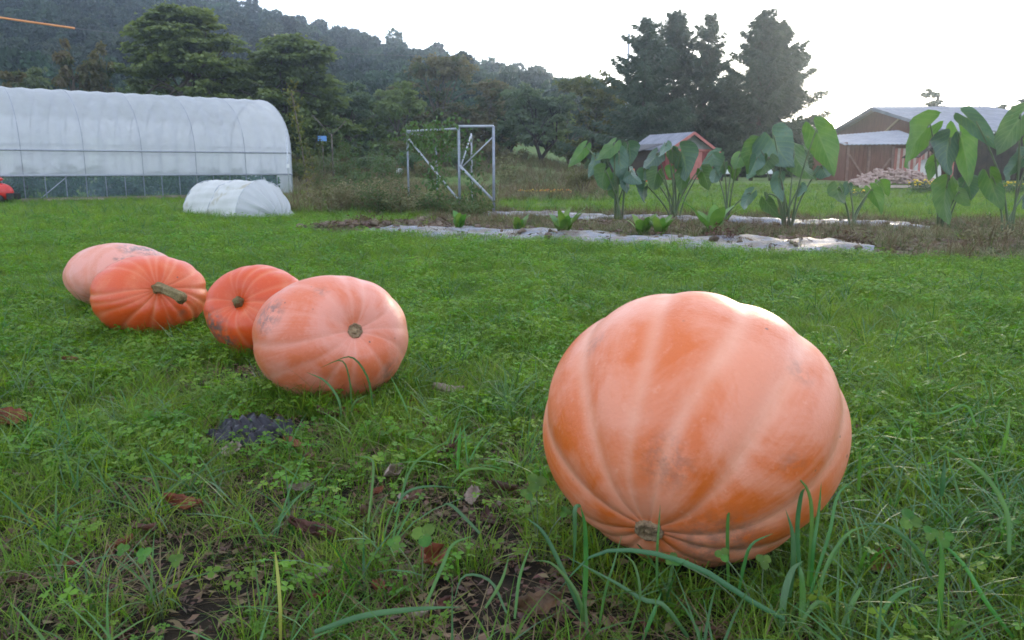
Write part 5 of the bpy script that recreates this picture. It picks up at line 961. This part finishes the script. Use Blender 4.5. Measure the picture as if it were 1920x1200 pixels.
tuft('coarse grass tuft whose long blade arches across the foot of the big pumpkin', [([(1470, 1160, 1.52), (1405, 1125, 1.54), (1310, 1065, 1.56), (1200, 1033, 1.58), (1110, 1042, 1.6), (1045, 1110, 1.6)], .014, 'blade_blue'), ([(1366, 1100, 1.62), (1364, 1030, 1.62), (1366, 960, 1.62), (1379, 890, 1.63)], .009), ([(1290, 1195, 1.52), (1245, 1135, 1.53), (1205, 1124, 1.54), (1150, 1090, 1.55), (1055, 1040, 1.58)], .012, 'blade_blue'), ([(1232, 1100, 1.6), (1232, 1040, 1.61), (1235, 990, 1.62), (1238, 946, 1.63)], .007), ([(1385, 1110, 1.6), (1395, 1060, 1.6), (1410, 1020, 1.6), (1450, 1000, 1.61)], .009), ([(1205, 1200, 1.52), (1225, 1150, 1.53), (1240, 1110, 1.54)], .010), ([(1180, 1190, 1.53), (1200, 1120, 1.54), (1190, 1060, 1.56), (1165, 1035, 1.57)], .007)])
tuft('coarse grass tuft with drooping grey green blades at the right foot of the big pumpkin', [([(1480, 1120, 1.6), (1487, 1060, 1.6), (1486, 1000, 1.61), (1473, 955, 1.62)], .013, 'blade_blue'), ([(1465, 1195, 1.52), (1470, 1120, 1.54), (1485, 1070, 1.56), (1505, 1052, 1.57)], .017, 'blade_blue'), ([(1498, 1190, 1.53), (1505, 1130, 1.55), (1503, 1080, 1.56), (1498, 1058, 1.57)], .015), ([(1520, 1100, 1.62), (1525, 1030, 1.62), (1535, 960, 1.64), (1540, 905, 1.65)], .010), ([(1515, 1100, 1.62), (1522, 980, 1.63), (1515, 920, 1.64), (1485, 885, 1.65)], .010), ([(1500, 1080, 1.63), (1495, 990, 1.64), (1502, 930, 1.64), (1510, 915, 1.63)], .012, 'blade_blue'), ([(1520, 1110, 1.6), (1555, 1000, 1.62), (1570, 930, 1.64), (1600, 900, 1.65)], .009), ([(1490, 1190, 1.52), (1530, 1130, 1.54), (1560, 1150, 1.55), (1580, 1200, 1.55)], .010), ([(1530, 1140, 1.58), (1550, 1060, 1.6), (1590, 1000, 1.61), (1640, 985, 1.62)], .009)])
tuft('tall coarse grass tuft near the lower right corner, long blade arching to the left', [([(1760, 1195, 1.54), (1764, 1110, 1.55), (1766, 1040, 1.56), (1755, 1000, 1.57)], .013), ([(1745, 1080, 1.6), (1720, 1030, 1.6), (1660, 985, 1.61), (1600, 985, 1.62)], .010, 'blade_blue'), ([(1900, 1195, 1.54), (1850, 1130, 1.56), (1800, 1050, 1.6), (1720, 980, 1.64)], .011), ([(1640, 1190, 1.54), (1660, 1140, 1.55), (1690, 1110, 1.56), (1730, 1098, 1.56)], .012), ([(1715, 1195, 1.53), (1717, 1170, 1.53), (1712, 1155, 1.53)], .010), ([(1580, 1195, 1.53), (1590, 1150, 1.54), (1610, 1110, 1.55), (1618, 1100, 1.55)], .012)])
tuft('loose grass tuft to the right of the big pumpkin, yellow green blade arching down', [([(1892, 1040, 1.75), (1888, 960, 1.8), (1850, 895, 1.86), (1800, 855, 1.9), (1746, 829, 1.92)], .013), ([(1765, 930, 1.95), (1768, 900, 1.95), (1772, 855, 1.96)], .014, 'blade_blue'), ([(1830, 800, 2.3), (1810, 760, 2.32), (1760, 775, 2.34), (1710, 772, 2.35)], .009), ([(1610, 920, 2.0), (1612, 870, 2.0), (1612, 840, 2.0)], .011), ([(1880, 850, 2.1), (1890, 800, 2.1), (1893, 760, 2.12)], .010), ([(1690, 900, 2.0), (1670, 870, 2.02), (1645, 842, 2.04)], .010, 'blade_blue')])
tuft('yellowed single grass blade in the lower left foreground', [([(526, 1205, 1.54), (525, 1130, 1.56), (519, 1060, 1.6), (515, 1030, 1.61)], .009, 'blade_yellow'), ([(545, 1200, 1.55), (560, 1150, 1.57), (585, 1120, 1.58)], .006)])
tuft('broad dark blade lying across the bottom of the lawn, left of the big pumpkin', [([(590, 1185, 1.52), (680, 1155, 1.53), (780, 1142, 1.54), (866, 1138, 1.54)], .015, 'blade_blue'), ([(800, 1130, 1.6), (830, 1060, 1.66), (850, 1020, 1.68), (890, 1004, 1.7)], .010), ([(950, 1150, 1.56), (920, 1090, 1.6), (870, 1080, 1.6), (850, 1130, 1.58)], .007, 'blade_blue'), ([(965, 1160, 1.55), (975, 1080, 1.58), (1000, 1010, 1.6)], .008), ([(910, 1140, 1.56), (940, 1090, 1.58), (955, 1040, 1.6)], .008)])
tuft('thin grass tuft crossing the front of the pale pink pumpkin', [([(640, 790, 3.0), (635, 750, 3.02), (610, 715, 3.04), (575, 698, 3.06)], .012), ([(700, 770, 3.05), (690, 710, 3.06), (660, 670, 3.07), (620, 680, 3.08)], .010, 'coarse'), ([(660, 770, 3.05), (655, 710, 3.06), (640, 676, 3.07), (600, 690, 3.08)], .008, 'coarse'), ([(770, 790, 3.0), (755, 750, 3.02), (730, 700, 3.05)], .009), ([(655, 790, 3.0), (665, 755, 3.0), (690, 740, 3.02)], .008)])
tuft('grass tuft with pale bent tips in the middle of the lawn, between the pumpkins', [([(858, 880, 2.35), (860, 845, 2.36), (862, 820, 2.36), (864, 798, 2.37)], .012), ([(750, 940, 2.1), (770, 880, 2.15), (800, 850, 2.18), (862, 815, 2.2)], .008), ([(740, 960, 2.0), (760, 925, 2.02), (800, 912, 2.03), (860, 915, 2.04)], .009, 'blade_blue'), ([(850, 905, 2.1), (880, 880, 2.12), (930, 882, 2.13), (945, 905, 2.13)], .008), ([(900, 1000, 1.85), (850, 950, 1.9), (830, 945, 1.92)], .010, 'blade_blue'), ([(690, 980, 1.95), (700, 890, 2.0), (695, 860, 2.02), (660, 855, 2.03)], .008)])
M['clover_big'] = pbr('clover_leaf_broad', (0.055, 0.15, 0.02), (0.10, 0.21, 0.03), 40, 0.5, 0.3, transl=0.35, jitter=0.2)
# broad clover plants near the camera
def clover_plant(label, px, py, Yd, leaves):
    base = AT(px, py, Yd); base[2] = 0; root = empty('clover_plant', base, label, 'plant', 'big clover leaves in the foreground')
    for lx, ly, r in leaves:
        c = AT(lx, ly, Yd) - base; MB(True).tube(curve([(U(-.01, .01), 0, -0.01), c * [0.4, 0.4, 0.6], c], 6), 0.0016, 5).build('stalk', M['petiole'], root); f0 = U(0, 6.28); up_ = unit(np.array([U(-.3, .3), -0.75, 0.8])); e1 = unit(np.cross(up_, [1, 0.1, 0])); e2 = np.cross(up_, e1); rr = 0.72 * r / F * Yd
        for j in range(3):
            g = f0 + j * 2.094; d = e1 * math.cos(g) + e2 * math.sin(g); s = np.cross(up_, d); mb = MB(True); rows = []
            for t in np.linspace(0.03, 1, 7):
                w = rr * 0.52 * math.sin(math.pi * (t * 0.82 + 0.1)) ** 0.7; rows.append([c + d * rr * t + s * w * q + up_ * (abs(q) * w * 0.25) - up_ * rr * (0.06 if abs(q) < 0.1 and t > .95 else 0) for q in (-1, -.5, 0, .5, 1)])
            mb.grid(np.array(rows)); mb.build('leaf', M['clover_big'], root)
clover_plant('bright three leaved clover right of the big pumpkin foot', 1715, 1060, 1.62, [(1705, 975, 34), (1770, 1010, 28), (1745, 1000, 24)])
clover_plant('bright clover close to the left side of the big pumpkin', 1010, 970, 1.9, [(1005, 905, 30), (990, 925, 22), (1060, 960, 18)])
clover_plant('bright clover leaf among dead leaves in the middle foreground', 790, 1040, 1.75, [(795, 1003, 36), (740, 1018, 22)])
clover_plant('clover in the shade under the right flank of the big pumpkin', 1430, 1090, 1.6, [(1432, 1052, 24), (1355, 1040, 22), (1262, 1050, 22)])
clover_plant('dark clover in the lower left foreground', 300, 1100, 1.65, [(270, 1040, 26), (330, 1050, 22), (230, 1030, 20)])

# ------------------------------------------------------------------ fallen leaves and black scrap
def dead_leaf(label, px, py, size, yaw, curlq, mat='litter', group='fallen dead leaves in the grass', ar=0.5, lift=0.02, tilt=0.4):
    b0 = G(px, py); b0[2] += lift; L = size / F * math.hypot(b0[1], 0.7); rows = []
    for t in np.linspace(0, 1, 12):
        w = L * ar * 0.5 * math.sin(math.pi * (t * 0.94 + 0.03)) ** 0.8 * (1 + 0.18 * math.sin(t * 26 + px)); rows.append([((t - .5) * L, q * w, curlq * L * (q * q * 0.22 + 0.5 * (t - .5) ** 2 - 0.05) + 0.05 * L * math.sin(5 * t + 3 * q + px)) for q in np.linspace(-1, 1, 7)])
    mb = MB(True); mb.grid(np.array(rows)); o = mb.build('dead_leaf', M[mat], loc=tuple(b0)); o.rotation_euler = (tilt, U(-.3, .3), yaw); tag(o, label, 'leaf', group); o.modifiers.new('thickness', 'SOLIDIFY').thickness = 0.0008
M['leaf_red'] = pbr('red_dead_leaf', (0.16, 0.045, 0.02), (0.24, 0.075, 0.035), 30, 0.55, 0.3, bump=0.5, bscale=80, transl=0.1); M['leaf_pale'] = pbr('pale_dead_leaf', (0.26, 0.19, 0.15), (0.36, 0.28, 0.23), 30, 0.6, 0.3, bump=0.5, bscale=80, transl=0.1)
dead_leaf('large rusty dead leaf at the left edge of the lawn', 22, 812, 78, 0.2, 0.8, 'leaf_red', ar=0.6, lift=0.05)
dead_leaf('rusty dead leaf with a pale stalk in the lower left lawn', 350, 972, 85, -0.3, 0.8, 'leaf_red', ar=0.35, lift=0.04)
dead_leaf('dark rusty upright dead leaf near the bottom, left of the big pumpkin', 805, 1085, 90, 1.3, 0.9, 'leaf_red', ar=0.5, lift=0.05, tilt=0.7)
dead_leaf('broad purplish brown dead leaf at the bottom, before the big pumpkin', 1010, 1160, 92, 0.1, 1.1, 'litter', ar=0.5, lift=0.03, tilt=0.6)
dead_leaf('long curled brown dead leaf in the middle foreground', 585, 1018, 95, -0.15, 1.0, 'litter', ar=0.3, lift=0.03)
dead_leaf('pale curled dead leaf standing up between the pumpkins', 732, 910, 70, 1.3, 1.0, 'leaf_pale', ar=0.35, lift=0.04, tilt=0.8)
dead_leaf('small pale dead leaf left of the standing pale one', 560, 935, 45, 0.7, 0.9, 'leaf_pale', ar=0.5, lift=0.03)
dead_leaf('brown dead leaf right of the pale pink pumpkin', 840, 745, 60, 0.2, 0.8, 'leaf_pale', ar=0.35, lift=0.03)
dead_leaf('brown curled dead leaf left of the big pumpkin side', 835, 880, 60, 1.0, 1.0, 'litter', ar=0.5, lift=0.04)
dead_leaf('dead leaf below the pumpkins, beside the black scrap', 640, 740, 55, 2.6, 0.8, 'leaf_red', ar=0.4)
dead_leaf('reddish dead leaf in the grass at the far left', 142, 690, 46, 0.5, 0.8, 'leaf_red', ar=0.4, lift=0.03)
dead_leaf('dark dead leaf in the grass right of the big pumpkin foot', 1660, 1060, 90, 0.4, 0.6, 'leaf_red', ar=0.5, lift=0.01)
ZN = (('under the left flank of the big pumpkin', 880, 1010, 880, 1030), ('midway between the big and the pale pink pumpkin', 770, 900, 760, 880), ('below the standing pale leaf', 640, 790, 930, 1000), ('beside the black plastic scrap', 420, 600, 850, 900), ('at the bottom edge before the clover', 700, 900, 1110, 1180),
      ('just below the pale pink pumpkin', 560, 720, 750, 800), ('in the left foreground grass', 40, 380, 860, 1150), ('near the yellowed grass blade', 440, 640, 1050, 1170))
for zn, x0, x1, y0, y1 in ZN:
    for mt, adj in (('litter', 'dark brown'), ('leaf_red', 'rusty'), ('leaf_pale', 'pale'), ('litter', 'curled brown'), ('leaf_red', 'tiny reddish')):
        dead_leaf('small %s dead leaf %s' % (adj, zn), U(x0, x1), U(y0, y1), U(34, 66) * (0.7 if 'tiny' in adj else 1), U(0, 6.28), U(.4, 1.0) + (0.5 if 'curled' in adj else 0), mt, ar=U(.3, .6), lift=U(.012, .035), tilt=U(-.4, .5))
bs = SCR; rows = []
for a in np.linspace(-1, 1, 22):
    rows.append([(a * 0.15 + 0.02 * math.sin(7 * q), q * 0.13 * (1 - 0.35 * a * a) + 0.012 * math.sin(9 * a), 0.045 * (1 - a * a) * (1 - q * q) + 0.013 * math.sin(14 * a + 6 * q) + 0.011 * math.sin(21 * q - 8 * a) + rng.normal() * 0.0012 + 0.022) for q in np.linspace(-1, 1, 22)])
mb = MB(True); mb.grid(np.array(rows)); o = mb.build('plastic_scrap', pbr('black_film', (0.009, 0.009, 0.013), (0.02, 0.02, 0.028), 30, 0.38, 0.35, bump=0.5, bscale=45), loc=tuple(bs)); o.rotation_euler = (0, 0, -0.55); tag(o, 'crumpled black plastic scrap in the grass below the pale pink pumpkin', 'plastic scrap')
